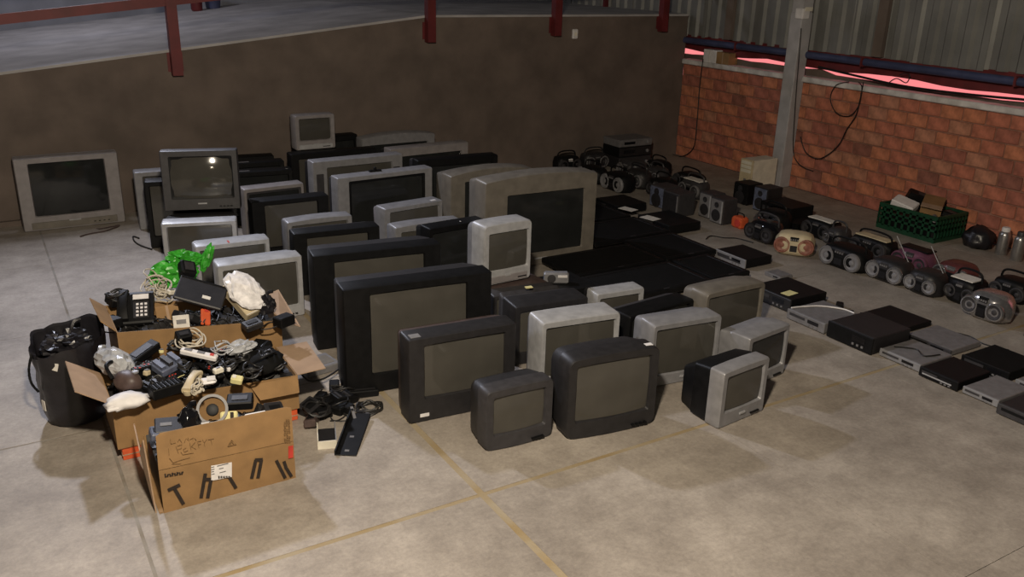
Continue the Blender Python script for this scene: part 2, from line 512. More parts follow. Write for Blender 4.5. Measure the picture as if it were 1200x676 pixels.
def tv(label, TL, TR, h, d, front='silver', body='charcoal', mg=(.07, .07, .07, .20), z0=0.0, crown=0.0, scr='screen', w=None,
       fd=.14, rad=.016, inner=None, nbtn=4, badge='lsilver', stick_or_glint=None, ytwist=None, grille=False, taper=.62, panel=None, bulge=.014, group=None, vents=False, bow=0.0):
    zt = z0 + h
    L = onz(TL, zt); R = onz(TR, zt)
    a = math.atan2(R.y - L.y, R.x - L.x)
    W = (R - L).length
    if w:                                   # one end hidden: keep the visible end, true width given
        if w > 0: R = L + (R - L).normalized() * w
        else: L = R - (R - L).normalized() * (-w)
        W = abs(w)
    if ytwist is not None: a = ytwist
    c = (L + R) * .5
    o = thing('television', label, 'television', (c.x, c.y, z0), a, group)
    x0, x1 = -W / 2, W / 2
    l, r, t, b = mg[0] * W, mg[1] * W, mg[2] * h, mg[3] * h

    def cr(p, on=True):
        x, y, z = p
        if on and crown and z > .5 * h: z += crown * (1 - (2 * x / W) ** 2) * (z - .5 * h) / (.5 * h)
        if bow and z < .4 * h: y -= bow * (1 - (2 * x / W) ** 2) * (1 - z / (.4 * h))
        return (x, y, z)

    def loop(q, y, rr, on=True):
        return [cr((x, y, z), on) for x, z in rrd(*q, rr)]
    out = (x0, x1, 0, h); ins = (x0 + .007, x1 - .007, .007, h - .007)
    op = (x0 + l, x1 - r, b, h - t); op2 = (x0 + l + .008, x1 - r - .008, b + .008, h - t - .008)
    mb = MB()
    sr = .012
    mb.loft([loop(out, fd, rad), loop(out, .012, rad), loop(ins, 0, max(rad - .006, .004)), loop(op, 0.002, sr, False), loop(op2, .022, sr, False)])
    mb.build('bezel', front, o, True)
    # picture tube face
    cx, cz = (op2[0] + op2[1]) / 2, (op2[2] + op2[3]) / 2
    mb = MB(); NX, NZ = 12, 9; vs = []
    for jz in range(NZ + 1):
        for ix in range(NX + 1):
            x = op2[0] + (op2[1] - op2[0]) * ix / NX; z = op2[2] + (op2[3] - op2[2]) * jz / NZ
            u_, v_ = (x - cx) / (op2[1] - cx), (z - cz) / (op2[3] - cz)
            vs.append(cr((x, .021 - bulge * (1 - u_ * u_ * .55 - v_ * v_ * .45), z), False))
    mb.add(vs, [(jz * (NX + 1) + ix, jz * (NX + 1) + ix + 1, (jz + 1) * (NX + 1) + ix + 1, (jz + 1) * (NX + 1) + ix) for jz in range(NZ) for ix in range(NX)])
    mb.build('screen', scr, o, True)
    if inner:
        mb = MB(); k = .022
        op3 = (op[0] + k, op[1] - k, op[2] + k, op[3] - k)
        mb.loft([loop(op, -.001, sr, False), loop(op3, .004, sr, False), loop(op3, .022, sr, False)]).build('screen_surround', inner, o, True)
    # tapering back shell
    mb = MB()

    def sh(y, kx, kt, kb=0.004):
        return [cr((x, y, z)) for x, z in rrd(x0 * kx, x1 * kx, kb, h * kt, rad * 1.4)]
    y1 = fd + (d - fd) * .18
    mb.loft([sh(fd - .004, .988, .988), sh(y1, .975, .972), sh(fd + (d - fd) * .50, .92, .93), sh(fd + (d - fd) * .56, .84, .86), sh(d, taper, taper + .08)], True, True).build('back_shell', body, o, True)
    # lower control strip
    if panel:
        MB().box(x0 + .08 * W, x1 - .08 * W, -.006, .004, b * .12, b * .62, ch=.003).build('control_panel', panel, o)
    for i in range(nbtn):
        bx = x1 - r - .03 - i * .028 * (W / .6)
        MB().box(bx - .009, bx + .009, -.009 - bow, .003, b * .32 - .004, b * .32 + .004).build('button', 'black' if front not in ('black', 'gloss') else 'dgrey', o)
    if badge:
        MB().box(-.035 * W / .6, .035 * W / .6, -.0075 - bow, .003, b * .55, b * .55 + .011).build('badge', badge, o)
    if grille:
        for s_ in (-1, 1):
            gx = s_ * (W / 2 - l * .5)
            MB().box(gx - l * .26, gx + l * .26, -.003, .004, h * .22, h * .82, ch=.002).build('speaker_grille', 'dgrey' if front != 'black' else 'charcoal', o)
    if vents:
        for s_ in (-1, 1):
            for i in range(7):
                z = h * .30 + i * h * .055
                xx = x0 if s_ < 0 else x1
                MB().box(xx * .94 - .003, xx * .94 + .003, y1 + .005, fd + (d - fd) * .34, z, z + h * .022).build('vent', 'brown', o)
    for s_ in stick_or_glint or []:
        kind, sx, sz, ww, hh, m = s_
        if kind == 'f': MB().box(sx * W - ww / 2, sx * W + ww / 2, -.0035, .002, sz * h - hh / 2, sz * h + hh / 2).build('sticker', m, o)
        else:
            zc = h + (crown * (1 - (2 * sx) ** 2) if crown else 0)
            MB().box(sx * W - ww / 2, sx * W + ww / 2, sz, sz + hh, zc - .004, zc + .0025).build('sticker', m, o)  # top pieces: real stickers, but painted highlights on two black sets
    return o


# against the dock wall
tv('wide silver television with black screen standing alone against the dock wall', (14, 187), (137, 178), .70, .30, 'psilver', 'charcoal', (.125, .135, .075, .19), scr='screen_d', inner=None, panel='bsilver', taper=.5, rad=.012, bulge=.03)
# column nearest the boxes
tv('white silver television right behind the cardboard boxes', (254, 312), (354, 299), .47, .42, 'lsilver', 'lsilver', (.06, .06, .09, .18), bulge=.012)
tv('white silver television one behind the set nearest the cardboard boxes', (228, 289), (316, 279), .44, .38, 'lsilver', 'lsilver', (.055, .055, .09, .18), stick_or_glint=[('t', -.05, .01, .012, .05, 'red')])
tv('pale framed television carrying a dark grey television on top', (188, 262), (277, 258), .50, .62, 'lsilver', 'charcoal', (.065, .065, .065, .16), taper=.85)
dset = tv('dark grey television with bright screen stacked on a pale framed set', (185, 178), (277, 176), .50, .40, 'dgrey', 'charcoal', (.105, .075, .10, .19), z0=.50, inner='black', rad=.012, bulge=.050)
dset.rotation_euler.x = math.radians(-5)
tv('black television beside and behind the stacked pair of sets', (168, 213), (228, 210), .62, .34, 'black', 'dgrey', (.06, .06, .07, .17), w=.62)
tv('silver television in the back corner of the group behind the stacked pair', (156, 202), (250, 196), .57, .36, 'silver', 'black', (.10, .10, .08, .18), w=.72)
# second column
tv('black television, third from the dock wall in the row of black sets', (262, 203), (343, 198), .54, .22, 'black', 'gloss', (.06, .06, .09, .17), scr='screen_d', badge=None, stick_or_glint=[('t', -.2, .03, .10, .02, 'grey'), ('t', .42, .03, .02, .012, 'silver')])  # grey and silver top pieces are reflected light painted on the shell
tv('black television, second from the dock wall in the row of black sets', (252, 193), (333, 188), .56, .22, 'black', 'gloss', (.06, .06, .09, .17), scr='screen_d', badge=None, stick_or_glint=[('t', -.1, .03, .12, .02, 'grey')])  # grey top piece is a painted reflection highlight
tv('black television pushed closest to the dock wall behind other black sets', (245, 186), (321, 182), .56, .24, 'black', 'gloss', (.06, .06, .09, .17), scr='screen_d', badge=None)
tv('small silver framed television with dark inner surround behind a black set', (285, 222), (356, 214), .47, .27, 'psilver', 'charcoal', (.05, .05, .08, .17), inner='dgrey', scr='screen_d')
tv('black television with grey screen and wide sides below the silver framed set', (294, 237), (385, 228), .53, .34, 'black', 'black', (.16, .14, .08, .18))
tv('dark silver television with dusty rounded top behind a black set', (336, 261), (413, 252), .45, .36, 'silver', 'grey', (.07, .07, .08, .18), crown=.012)
tv('black television with grey screen behind the two largest black sets', (343, 274), (445, 264), .52, .40, 'black', 'dgrey', (.15, .13, .09, .18))
tv('large black television with wide black sides behind another large black set', (366, 300), (517, 285), .68, .62, 'black', 'charcoal', (.155, .13, .085, .16), rad=.012)
tv('largest black television with wide black sides facing the flat black floor bracket', (401, 340), (577, 318), .70, .58, 'black', 'charcoal', (.17, .17, .07, .17), rad=.012)
tv('dark grey television with deep vented side and white badge at lower corner', (478, 399), (606, 378), .53, .37, 'charcoal', 'brown', (.14, .10, .09, .27), vents=True, badge=None, stick_or_glint=[('f', -.36, .085, .055, .020, 'white'), ('t', -.42, .02, .06, .05, 'silver')], nbtn=0)
# third column
tv('large black television carrying a small silver portable television', (340, 181), (462, 172), .64, .30, 'black', 'dgrey', (.09, .09, .09, .17), w=.92, taper=.8)
tv('small silver portable television sitting high on a large black set', (345, 136), (392, 133), .36, .30, 'psilver', 'dgrey', (.10, .10, .10, .26), z0=.64, panel='lsilver', rad=.02)
tv('wide silver television with dark slab screen behind another wide silver set', (366, 190), (472, 180), .69, .50, 'silver', 'charcoal', (.15, .12, .10, .17), rad=.014, grille=True)
tv('wide silver television with black screen and black clip on its top edge', (395, 209), (507, 196), .67, .42, 'silver', 'charcoal', (.115, .085, .065, .17), scr='screen_d', rad=.012, inner='black')
tv('dull grey silver television with small white sticker on top', (451, 245), (519, 234), .46, .33, 'silver', 'psilver', (.085, .06, .09, .18), stick_or_glint=[('t', .36, .02, .05, .03, 'white')], fd=.16)
tv('low silver television with rounded top behind a small black set', (463, 267), (541, 257), .41, .34, 'silver', 'silver', (.09, .07, .12, .18), crown=.012)
tv('small black television squeezed beside the shiny silver portable set', (503, 268), (545, 261), .50, .36, 'black', 'black', (.06, .06, .10, .2), w=.55, scr='screen_d', stick_or_glint=[('t', .1, .05, .01, .01, 'white')])
# fourth column
tv('black television behind a dusty silver set near the dock wall', (394, 159), (419, 157), .67, .20, 'black', 'black', (.06, .06, .09, .17), w=-.56, scr='screen_d')
tv('silver television with arched dusty top nearest the dock wall', (424, 163), (510, 156), .66, .26, 'silver', 'bsilver', (.10, .10, .12, .17), crown=.035, scr='screen_d', fd=.16)
tv('flat silver framed television behind a black set with a greyish top', (457, 175), (549, 166), .68, .44, 'psilver', 'charcoal', (.14, .085, .13, .17), scr='screen_d', rad=.012)
tv('wide black television with a greyish dusty top between two silver sets', (489, 188), (584, 181), .66, .52, 'black', 'dgrey', (.07, .07, .11, .17), scr='screen_d')
tv('silver television with arched top half hidden by the biggest beige set', (528, 207), (625, 197), .66, .56, 'bsilver', 'bsilver', (.17, .16, .10, .17), crown=.045, scr='screen_d', fd=.18)
tv('biggest television, dusty beige silver with arched top and black screen', (569, 215), (701, 202), .79, .60, 'bsilver', 'bsilver', (.19, .11, .16, .14), crown=.042, scr='screen_d', fd=.20, rad=.02)
# sets in front of the black flat screens
lowset = tv('low dark grey television carrying the shiny silver portable set', (578, 347), (655, 337), .32, .72, 'dgrey', 'brown', (.06, .06, .08, .16), taper=.9, nbtn=0)
tv('shiny silver portable television with light sides resting on a low dark set', (568, 266), (624, 257), .45, .34, 'lsilver', 'silver', (.10, .055, .14, .22), z0=.32, fd=.17, rad=.03, crown=.006, panel='psilver')
tv('dark dusty television with yellow sticker behind the boxy pale silver set', (604, 360), (690, 348), .42, .36, 'charcoal', 'dgrey', (.07, .07, .10, .18), fd=.2, stick_or_glint=[('t', -.05, .30, .05, .03, 'lemon')], taper=.85)
tv('boxy pale silver television with thin frame behind two dark rounded sets', (636, 379), (728, 366), .46, .32, 'lsilver', 'silver', (.05, .05, .085, .17), fd=.20, rad=.022, crown=.004)
tv('smallest dark grey portable television with rounded base', (570, 461), (650, 443), .36, .34, 'dgrey', 'charcoal', (.11, .11, .12, .23), rad=.03, crown=.006, fd=.10, bow=.02, badge=None, bulge=.016)
tv('dark rounded television with small white sticker on its top corner', (668, 424), (775, 406), .49, .40, 'charcoal', 'charcoal', (.085, .085, .085, .20), rad=.045, crown=.010, fd=.13, stick_or_glint=[('t', .40, .03, .045, .03, 'white'), ('f', 0, .13, .30, .006, 'grey')], bow=.02, badge=None, bulge=.02)
tv('silver television with thin frame behind the dark rounded set', (767, 382), (847, 369), .43, .36, 'silver', 'silver', (.05, .05, .085, .17), fd=.15, rad=.02)
tv('wide low black television hidden behind thin framed silver set', (738, 371), (814, 350), .33, .30, 'black', 'dgrey', (.05, .05, .08, .15), fd=.16, scr='screen_d')
tv('dusty tan silver television farthest from the boxes, beside the black receivers', (829, 345), (898, 330), .40, .36, 'bsilver', 'bsilver', (.05, .05, .09, .17), fd=.16, rad=.03, crown=.008)
tv('small silver television behind the outermost silver portable', (879, 397), (927, 379), .36, .34, 'silver', 'silver', (.09, .055, .10, .20), fd=.14, rad=.012, scr='screen_d')
tv('silver portable television with black rear and rounded screen, outermost of group', (849, 438), (903, 418), .36, .36, 'silver', 'black', (.10, .08, .10, .24), fd=.10, rad=.014, crown=.006, bulge=.016)
tv('little silver television almost buried behind the boxy pale silver set', (700, 345), (740, 339), .34, .28, 'lsilver', 'charcoal', (.07, .07, .12, .2), w=.40)

# small things on top of the sets
def zat(p, z): return onz(p, z)


p = zat((441, 201), .675)
cl = thing('cable_clip', 'small black clip standing on a wide silver television', 'clip', (p.x, p.y + .03, .67))
MB().box(-.06, .06, -.02, .02, 0, .016, ch=.003).build('body', 'black', cl)
MB().box(-.012, .012, -.012, .012, .016, .04, ch=.003).build('knob', 'black', cl)

# ------------------------------------------------------------------ flat screens, players and receivers on the floor
def flat_tv(label, cx, cy, sx, sy, z0=0.0, rz=0.0, edge='black'):
    o = thing('flat_screen_television', label, 'television', (cx, cy, z0), rz)
    MB().box(-sx / 2 * .8, sx / 2 * .8, -sy / 2 * .78, sy / 2 * .78, 0, .045, ch=.008).build('back_cover', 'black_matte', o)
    mb = MB()
    q = lambda k, z: [(x, y, z) for x, y in rrect(-sx / 2 + k, sx / 2 - k, -sy / 2 + k, sy / 2 - k, .012)]
    mb.loft([q(0.01, .04), q(0, .05), q(0, .085), q(.006, .09), q(.042, .09), q(.044, .086)], True, False).build('bezel', edge, o, True)
    MB().box(-sx / 2 + .04, sx / 2 - .04, -sy / 2 + .04, sy / 2 - .04, .06, .0865).build('screen', 'black_matte', o)
    MB().box(-.03, .03, -sy / 2 + .012, -sy / 2 + .022, .089, .0915).build('badge', 'dgrey', o)
    return o


flat_tv('black flat screen television lying face up nearest the buried silver portable', 4.55, 5.27, .96, .56)
flat_tv('small black flat screen lying face up next to the silver edged recorder', 5.28, 5.28, .42, .54)
flat_tv('black flat screen television lying face up in front of the biggest beige set', 4.55, 5.86, .96, .54)
flat_tv('squarish black flat screen lying face up between four larger ones', 5.36, 5.91, .60, .62)
flat_tv('black flat screen television lying face up beside the biggest beige set', 5.22, 6.56, .92, .58)
flat_tv('black flat screen television lying face up closest to the dock wall', 5.22, 7.19, .92, .60)


def player(label, x0, y0, y1, dep, h, top='black', front='black', z0=0.0, rz=0.0, slot=True, name='video_player', cat='player', strip=None, disp=True, group=None, foot=True):
    """flat electronic unit, front panel facing -x; y1<y0"""
    W = y0 - y1
    o = thing(name, label, cat, (x0, (y0 + y1) / 2, z0), rz - PI / 2, group)   # local -y faces world -x
    fz = .008 if foot else 0
    MB().box(-W / 2 + .004, W / 2 - .004, .014, dep, fz, h, ch=.005).build('case', top, o)
    MB().box(-W / 2, W / 2, 0, .016, fz, h + .001, ch=.004).build('front_panel', front, o)
    if slot:
        MB().box(-W * .42, -W * .02, -.003, .004, h * .55, h * .78).build('loading_tray', 'dgrey' if front != 'dgrey' else 'black', o)
    if disp:
        MB().box(W * .06, W * .34, -.002, .004, h * .48, h * .8).build('display', 'gloss', o)
    for i in range(3):
        MB().box(W * (.10 + i * .1) - .008, W * (.10 + i * .1) + .008, -.005, .004, h * .24, h * .36).build('button', 'grey', o)
    if strip:
        MB().box(-W * .4, W * .35, -.0045, .002, h * .44, h * .56).build('trim_strip', strip, o)
    if foot:
        for sx in (-1, 1):
            for y in (.04, dep - .04):
                MB().box(sx * (W / 2 - .04) - .012, sx * (W / 2 - .04) + .012, y - .012, y + .012, 0, fz + .002).build('foot', 'black_matte', o)
    return o


def sheet_of_paper(label, p, z, sx, sy, rz, m='paper'):
    q = onz(p, z)
    o = MB().box(-sx / 2, sx / 2, -sy / 2, sy / 2, 0, .002).build('paper', m, None, False, (q.x, q.y, z), (0, 0, rz))
    return tag(o, label, 'paper')


player('black video recorder with a white paper on it, next to flat screens', 5.74, 6.86, 6.36, .42, .10)
player('black video recorder farthest along the row, nearest the dock wall', 5.74, 7.62, 7.20, .40, .10)
sheet_of_paper('white paper sheet on the recorder nearest the dock wall', (736, 245), .101, .12, .18, .25)
sheet_of_paper('white paper slip on the recorder next to the flat screens', (762, 255.5), .101, .13, .18, .2)
player('recorder with black top and silver front behind the tan television', 5.66, 5.62, 5.24, .34, .09, 'black', 'silver', strip='dgrey')
rt = player('small grey router lying between recorders', 5.72, 5.06, 4.88, .16, .035, 'grey', 'grey', name='router', cat='router', slot=False, foot=False)
player('large black video player with pale yellow label on its top', 5.20, 4.72, 4.30, .42, .11, 'black', 'charcoal')
q = onz((925, 343.5), .111)
tag(MB().box(-.06, .06, -.04, .04, 0, .002).build('paper_label', 'lemon', None, False, (q.x, q.y, .111), (0, 0, .1)), 'pale yellow label on the large black player', 'label')
player('grey receiver with a white cable lying over its top', 5.10, 4.24, 3.88, .40, .085, 'grey', 'grey', name='receiver', cat='receiver')
cable('white_cable', 'white cable curving over the grey receiver', [(5.12, 4.22, .094), (5.22, 4.20, .093), (5.36, 4.14, .093), (5.46, 4.02, .093), (5.47, 3.92, .093)], .006, 'white')
player('thick black amplifier beside the grey receiver', 5.09, 3.85, 3.46, .42, .13, 'charcoal', 'black', name='amplifier', cat='amplifier', slot=False)
player('silver disc player between the thick black amplifier and a black one', 5.15, 3.44, 3.12, .36, .06, 'grey', 'silver')
player('black disc player with bright strip along its front', 5.11, 3.10, 2.82, .36, .07, 'black', 'black', strip='lsilver')
player('silver disc player between two black ones at the row end', 5.13, 2.80, 2.56, .36, .055, 'grey', 'silver')
player('dark rounded receiver last in the row of players', 5.06, 2.53, 2.16, .38, .075, 'charcoal', 'dgrey', name='receiver', cat='receiver')
player('flat black receiver lying behind the thick black amplifier', 5.62, 3.98, 3.60, .36, .05, 'black', 'black', slot=False, name='receiver', cat='receiver')
player('dusty grey player with loose cables behind the silver disc player', 5.58, 3.54, 3.18, .36, .05, 'grey', 'dgrey')
player('thin black player lying behind the strip fronted black one', 5.54, 3.08, 2.74, .38, .075, 'black_matte', 'black')
player('silver player in the back row beside a thin black player', 5.55, 2.70, 2.30, .40, .05, 'grey', 'silver')
player('black player under the little silver radio, near the low dark television', 3.62, 5.62, 5.22, .40, .13, 'black', 'dgrey')
player('dark brown player at the corner of the low dark television', 4.02, 4.86, 4.56, .05, .05, 'brown', 'black', slot=False, foot=False) if False else None


def adapter(label, x, y, rz, s=1.0, m='black', z=0.0, group=None, tilt=0.0):
    o = thing('power_adapter', label, 'adapter', (x, y, z), 0, group, rot=(tilt, 0, rz))
    MB().box(-.04 * s, .04 * s, -.028 * s, .028 * s, 0, .045 * s, ch=.006).build('housing', m, o)
    for k in (-1, 1):
        MB().box(.04 * s, .058 * s, k * .01 * s - .003, k * .01 * s + .003, .02 * s, .026 * s).build('prong', 'steel', o)
    MB().tube(bez([(-.04 * s, 0, .012), (-.07 * s, .01, .008), (-.10 * s, .05, .006), (-.05, .09, .006), (-.01, .075, .006)], 6), .004, 6).build('lead', 'wire_black', o, True)
    return o


adapter('black power adapter lying beside the large labelled player', 5.66, 4.20, .6)
adapter('black power adapter lying between the two rows of players', 5.60, 4.06, 2.2, .9)
adapter('small black adapter beside the thick black amplifier', 5.54, 3.64, 1.1, .8) if False else None
cable('floor_cable', 'black cable running from the back row of players', [(5.99, 3.5, .006), (6.06, 3.35, .006), (6.02, 3.2, .006), (6.08, 3.05, .006)], .005, 'wire_black')
cable('floor_cable', 'black cable curled on the silver disc player top', [(5.25, 3.40, .066), (5.35, 3.30, .066), (5.30, 3.20, .066), (5.42, 3.16, .066)], .005, 'wire_black')
cable('floor_cable', 'black cable draped on the back row silver player', [(5.66, 2.66, .056), (5.72, 2.58, .056), (5.80, 2.6, .056), (5.84, 2.5, .056), (5.76, 2.45, .056)], .005, 'wire_black')
cable('floor_cable', 'dark cable lying on the floor by the far grey speaker', [(6.0, 6.1, .006), (6.12, 6.16, .006), (6.2, 6.05, .006), (6.3, 5.98, .006), (6.34, 5.8, .006)], .006, 'wire_black')

sr = thing('radio', 'little silver radio on a black player near the low dark television', 'radio', (3.74, 5.40, .131), -.5)
MB().box(-.10, .10, 0, .07, 0, .09, ch=.012).build('case', 'silver', sr, True)
MB().lathe([(.034, 0), (.034, .004), (.028, .005)], 16, Matrix.Translation((-.04, 0, .045)) @ Matrix.Rotation(PI / 2, 4, 'X')).build('speaker', 'dgrey', sr)
MB().box(.01, .085, -.004, .002, .055, .075).build('dial', 'white', sr)


# ------------------------------------------------------------------ radios and stereos
def boombox(label, x, y, w=.38, h=.18, d=.20, body='charcoal', spk='chrome', rz=-PI / 2, face='dgrey', handle=True, antenna=False, round_=0.6, center='black', name='boombox', cone='dgrey', top=None, spr=None, z0=0.0, paper=False):
    h *= 1.18; d *= 1.15
    o = thing(name, label, 'boombox', (x, y, z0), rz)
    L = []
    N = 11
    for i in range(N):
        t = -1 + 2 * i / (N - 1)
        k = (1 - abs(t) ** 3.2) ** .5 if abs(t) < 1 else 0
        k = 1 - round_ * (1 - k)
        if i in (0, N - 1): k *= .86
        yy = d * .5 * k; hz = h * (.5 + .5 * k)
        L.append([(t * w / 2, d / 2 + a, b) for a, b in rrect(-yy, yy, h * (1 - k) * .12, hz, .35 * min(d, h) * (.35 + round_ * .6), 3)])
    MB().loft(L, True, True).build('body', body, o, True)
    r = spr or min(h * .43, w * .215)
    for s in (-1, 1):
        M = Matrix.Translation((s * w * .30, .012, h * .47)) @ Matrix.Rotation(PI / 2, 4, 'X')
        sp = MB().lathe([(r * .8, -.03), (r, -.01), (r, .004), (r * .93, .014), (r * .80, .016), (r * .78, .006)], 18, M).build('speaker', spk, o, True)
        MB().lathe([(r * .80, .004), (r * .74, .012), (r * .30, .002), (r * .28, .010), (r * .10, .014)], 16, M).build('cone', cone, sp, True)
    dk = MB().box(-w * .11, w * .11, -.004, .03, h * .16, h * .62, ch=.004).build('deck_door', center, o)
    MB().box(-w * .09, w * .09, -.007, -.003, h * .22, h * .50).build('window', 'gloss', dk)
    MB().box(-w * .11, w * .11, .0, .04, h * .68, h * .88, ch=.004).build('tuner_panel', face, o)
    for i in range(4):
        MB().box(-w * .085 + i * w * .055 - .006, -w * .085 + i * w * .055 + .006, -.006, .006, h * .73, h * .80).build('button', 'grey', o)
    if top:
        MB().box(-w * .40, w * .40, d * .18, d * .72, h * .965, h + .006, ch=.004).build('top_cover', top, o)
    if handle:
        P = bez([(-w * .40, d * .5, h * .82), (-w * .38, d * .5, h * 1.16), (-w * .2, d * .5, h * 1.30), (w * .2, d * .5, h * 1.30), (w * .38, d * .5, h * 1.16), (w * .40, d * .5, h * .82)], 5)
        MB().tube(P, .010, 6).build('handle', body if body in ('black', 'charcoal', 'dgrey') else 'dgrey', o, True)
    if antenna:
        MB().tube([(w * .3, d * .7, h * .95), (w * .3 - .12, d * .5, h + .20)], .004, 6).build('antenna', 'lsilver', o)
    if paper:
        MB().box(-.10, .09, .02, .17, h * .985, h * .985 + .008).build('paper_note', 'paper', o)
    return o


boombox('silver egg shaped boombox with black stripe and no handle', 6.42, 3.50, .34, .19, .24, 'chrome', 'chrome', handle=False, round_=1.0, face='black')
boombox('black boombox with a printed white sheet on its top', 6.60, 3.81, .26, .18, .22, 'black', 'dgrey', round_=.5, paper=True, handle=True)
boombox('boombox with two silver speakers beside the sheet topped black one', 6.50, 4.10, .29, .17, .22, 'charcoal', 'chrome', cone='silver', round_=.7, handle=False, antenna=True)
boombox('boombox with paired silver speakers and a raised antenna', 6.50, 4.45, .36, .17, .22, 'charcoal', 'chrome', cone='silver', round_=.7, handle=False, antenna=True)
boombox('long black boombox with big grey speakers beside the cream one', 6.45, 4.88, .46, .17, .22, 'black', 'grey', cone='silver', round_=.5, handle=True)
boombox('cream boombox with reddish speakers', 6.36, 5.32, .36, .18, .20, 'cream', 'rust', cone='rust', rz=-.95, round_=.55, handle=False, center='cream', face='black')
boombox('glossy black boombox beside the cream one', 6.38, 5.80, .36, .18, .22, 'gloss', 'charcoal', round_=.9, handle=True)
boombox('black boombox with silver dial ring beside the orange toy radio', 6.70, 6.00, .34, .20, .22, 'black', 'chrome', round_=.6, handle=True)
boombox('black boombox with white top cover in the second row', 7.02, 5.64, .36, .16, .20, 'black', 'dgrey', top='paper', handle=False, round_=.4)
boombox('black boombox with long cream top cover in the second row', 7.00, 5.01, .44, .15, .20, 'black', 'dgrey', top='cream', handle=True, round_=.4)
boombox('dark boombox with chrome corner and folded handle in the second row', 6.92, 5.36, .20, .16, .20, 'dgrey', 'chrome', handle=True, round_=.8)
boombox('purple rounded boombox with flat black lid', 6.94, 4.52, .36, .18, .22, 'plum', 'plum', top='black', handle=False, round_=.9)
boombox('dark red boombox with chrome front rim', 6.95, 4.12, .34, .17, .22, 'maroon', 'chrome', handle=False, round_=.9, face='chrome')
boombox('black boombox with tall arched handle behind the silver egg shaped one', 7.02, 3.66, .30, .16, .20, 'black', 'dgrey', handle=True, round_=.5)
boombox('boombox with silver speakers beside the black component stack', 6.34, 8.12, .42, .18, .22, 'black', 'silver', cone='silver', handle=True, round_=.5)
boombox('small black boombox behind the grey speaker boxes', 6.60, 7.62, .34, .19, .22, 'black', 'charcoal', handle=True, round_=.6)
boombox('black boombox with curved handle standing close to the brick corner', 7.22, 7.84, .40, .16, .22, 'black', 'dgrey', handle=True, round_=.6)
boombox('silver fronted boombox in front of the component stack', 6.90, 8.56, .38, .20, .22, 'dgrey', 'chrome', cone='grey', handle=False, round_=.6)
boombox('grey boombox with bright ring beside the silver fronted one', 7.02, 8.22, .28, .17, .20, 'dgrey', 'silver', handle=True, round_=.5)
boombox('small black radio with white panel standing along the dock wall', 6.48, 9.16, .34, .17, .18, 'black', 'dgrey', rz=0, handle=True, face='white', round_=.3)
boombox('dark radio with square grey speakers along the dock wall', 6.90, 9.14, .36, .18, .18, 'charcoal', 'grey', rz=0, handle=True, round_=.3)


boombox('black boombox with silver speakers closest to the flat recorder', 6.32, 8.60, .42, .17, .20, 'black', 'silver', cone='grey', handle=True, round_=.6)
boombox('small dark boombox squeezed between two silver ones', 6.66, 8.14, .36, .19, .20, 'charcoal', 'grey', handle=True, round_=.7)
boombox('dusty grey boombox with paper slip on its lid', 6.96, 7.46, .34, .18, .20, 'dgrey', 'grey', handle=True, round_=.5, top='paper')
boombox('low black radio with bright knob before the component stack', 7.30, 8.52, .34, .17, .20, 'black', 'chrome', handle=True, round_=.5)


def speaker_box(label, x, y, rz, w, h, d, m='grey', front='dgrey', strip='lsilver', z0=0.0, lay=False):
    o = thing('speaker', label, 'speaker', (x, y, z0), rz)
    MB().box(-w / 2, w / 2, 0, d, 0, h, ch=.008).build('cabinet', m, o)
    MB().box(-w / 2 + .01, w / 2 - .01, -.008, .003, .012, h - .012, ch=.004).build('grille', front, o)
    r = w * .33
    for zz, rr in ((h * .34, r), (h * .75, r * .5)):
        M = Matrix.Translation((0, -.007, zz)) @ Matrix.Rotation(PI / 2, 4, 'X')
        MB().lathe([(rr, -.004), (rr, .004), (rr * .85, .006), (rr * .3, .001), (rr * .1, .005)], 16, M).build('cone', 'charcoal', o, True)
    if strip:
        MB().box(w / 2 - .022, w / 2 - .008, -.012, -.003, .02, h - .02).build('trim_strip', strip, o)
    return o


speaker_box('grey speaker box with silver edge strip beside the orange toy radio', 6.50, 6.50, -PI / 2, .19, .27, .20, 'dgrey', 'grey')
speaker_box('grey speaker box with silver edge strip, second from orange toy radio', 6.55, 6.73, -PI / 2, .19, .27, .20, 'dgrey', 'grey')
speaker_box('big grey speaker box with a white mark at its foot', 6.28, 6.98, -PI / 2, .26, .25, .24, 'dgrey', 'charcoal', strip='grey')
speaker_box('bluish grey speaker box behind the small black boombox', 6.36, 7.30, -PI / 2, .24, .24, .24, 'dgrey', 'blueplastic', strip=None)
speaker_box('black speaker box in front of the beige computer case', 7.34, 7.00, -PI / 2, .22, .24, .24, 'black', 'black_matte', strip=None)
speaker_box('tall dark blue edged speaker beside the black hifi unit', 7.30, 6.66, -PI / 2, .20, .27, .24, 'charcoal', 'blueplastic', strip=None)
player('wide black hifi unit with one bright dot, second row of stereos', 7.12, 6.48, 6.06, .36, .19, 'black', 'black', name='hifi_unit', cat='stereo', slot=True)
player('flat black stereo behind the glossy boomboxes', 6.98, 6.02, 5.84, .30, .10, 'black', 'black', name='hifi_unit', cat='stereo')
speaker_box('grey blue speaker box beside the silver egg shaped boombox', 6.44, 3.06, -PI / 2, .20, .26, .22, 'dgrey', 'blueplastic', strip=None)

tr_ = thing('toy_radio', 'orange toy radio on the floor between black stereos', 'radio', (6.56, 6.27, 0), -PI / 2)
MB().box(-.075, .075, 0, .12, 0, .12, ch=.02).build('case', 'orange', tr_, True)
MB().lathe([(.04, -.002), (.04, .004), (.03, .006)], 14, Matrix.Translation((.02, 0, .06)) @ Matrix.Rotation(PI / 2, 4, 'X')).build('speaker', 'red', tr_)
MB().tube(bez([(-.05, .06, .115), (-.04, .06, .15), (.04, .06, .15), (.05, .06, .115)], 4), .007, 6).build('handle', 'black', tr_, True)

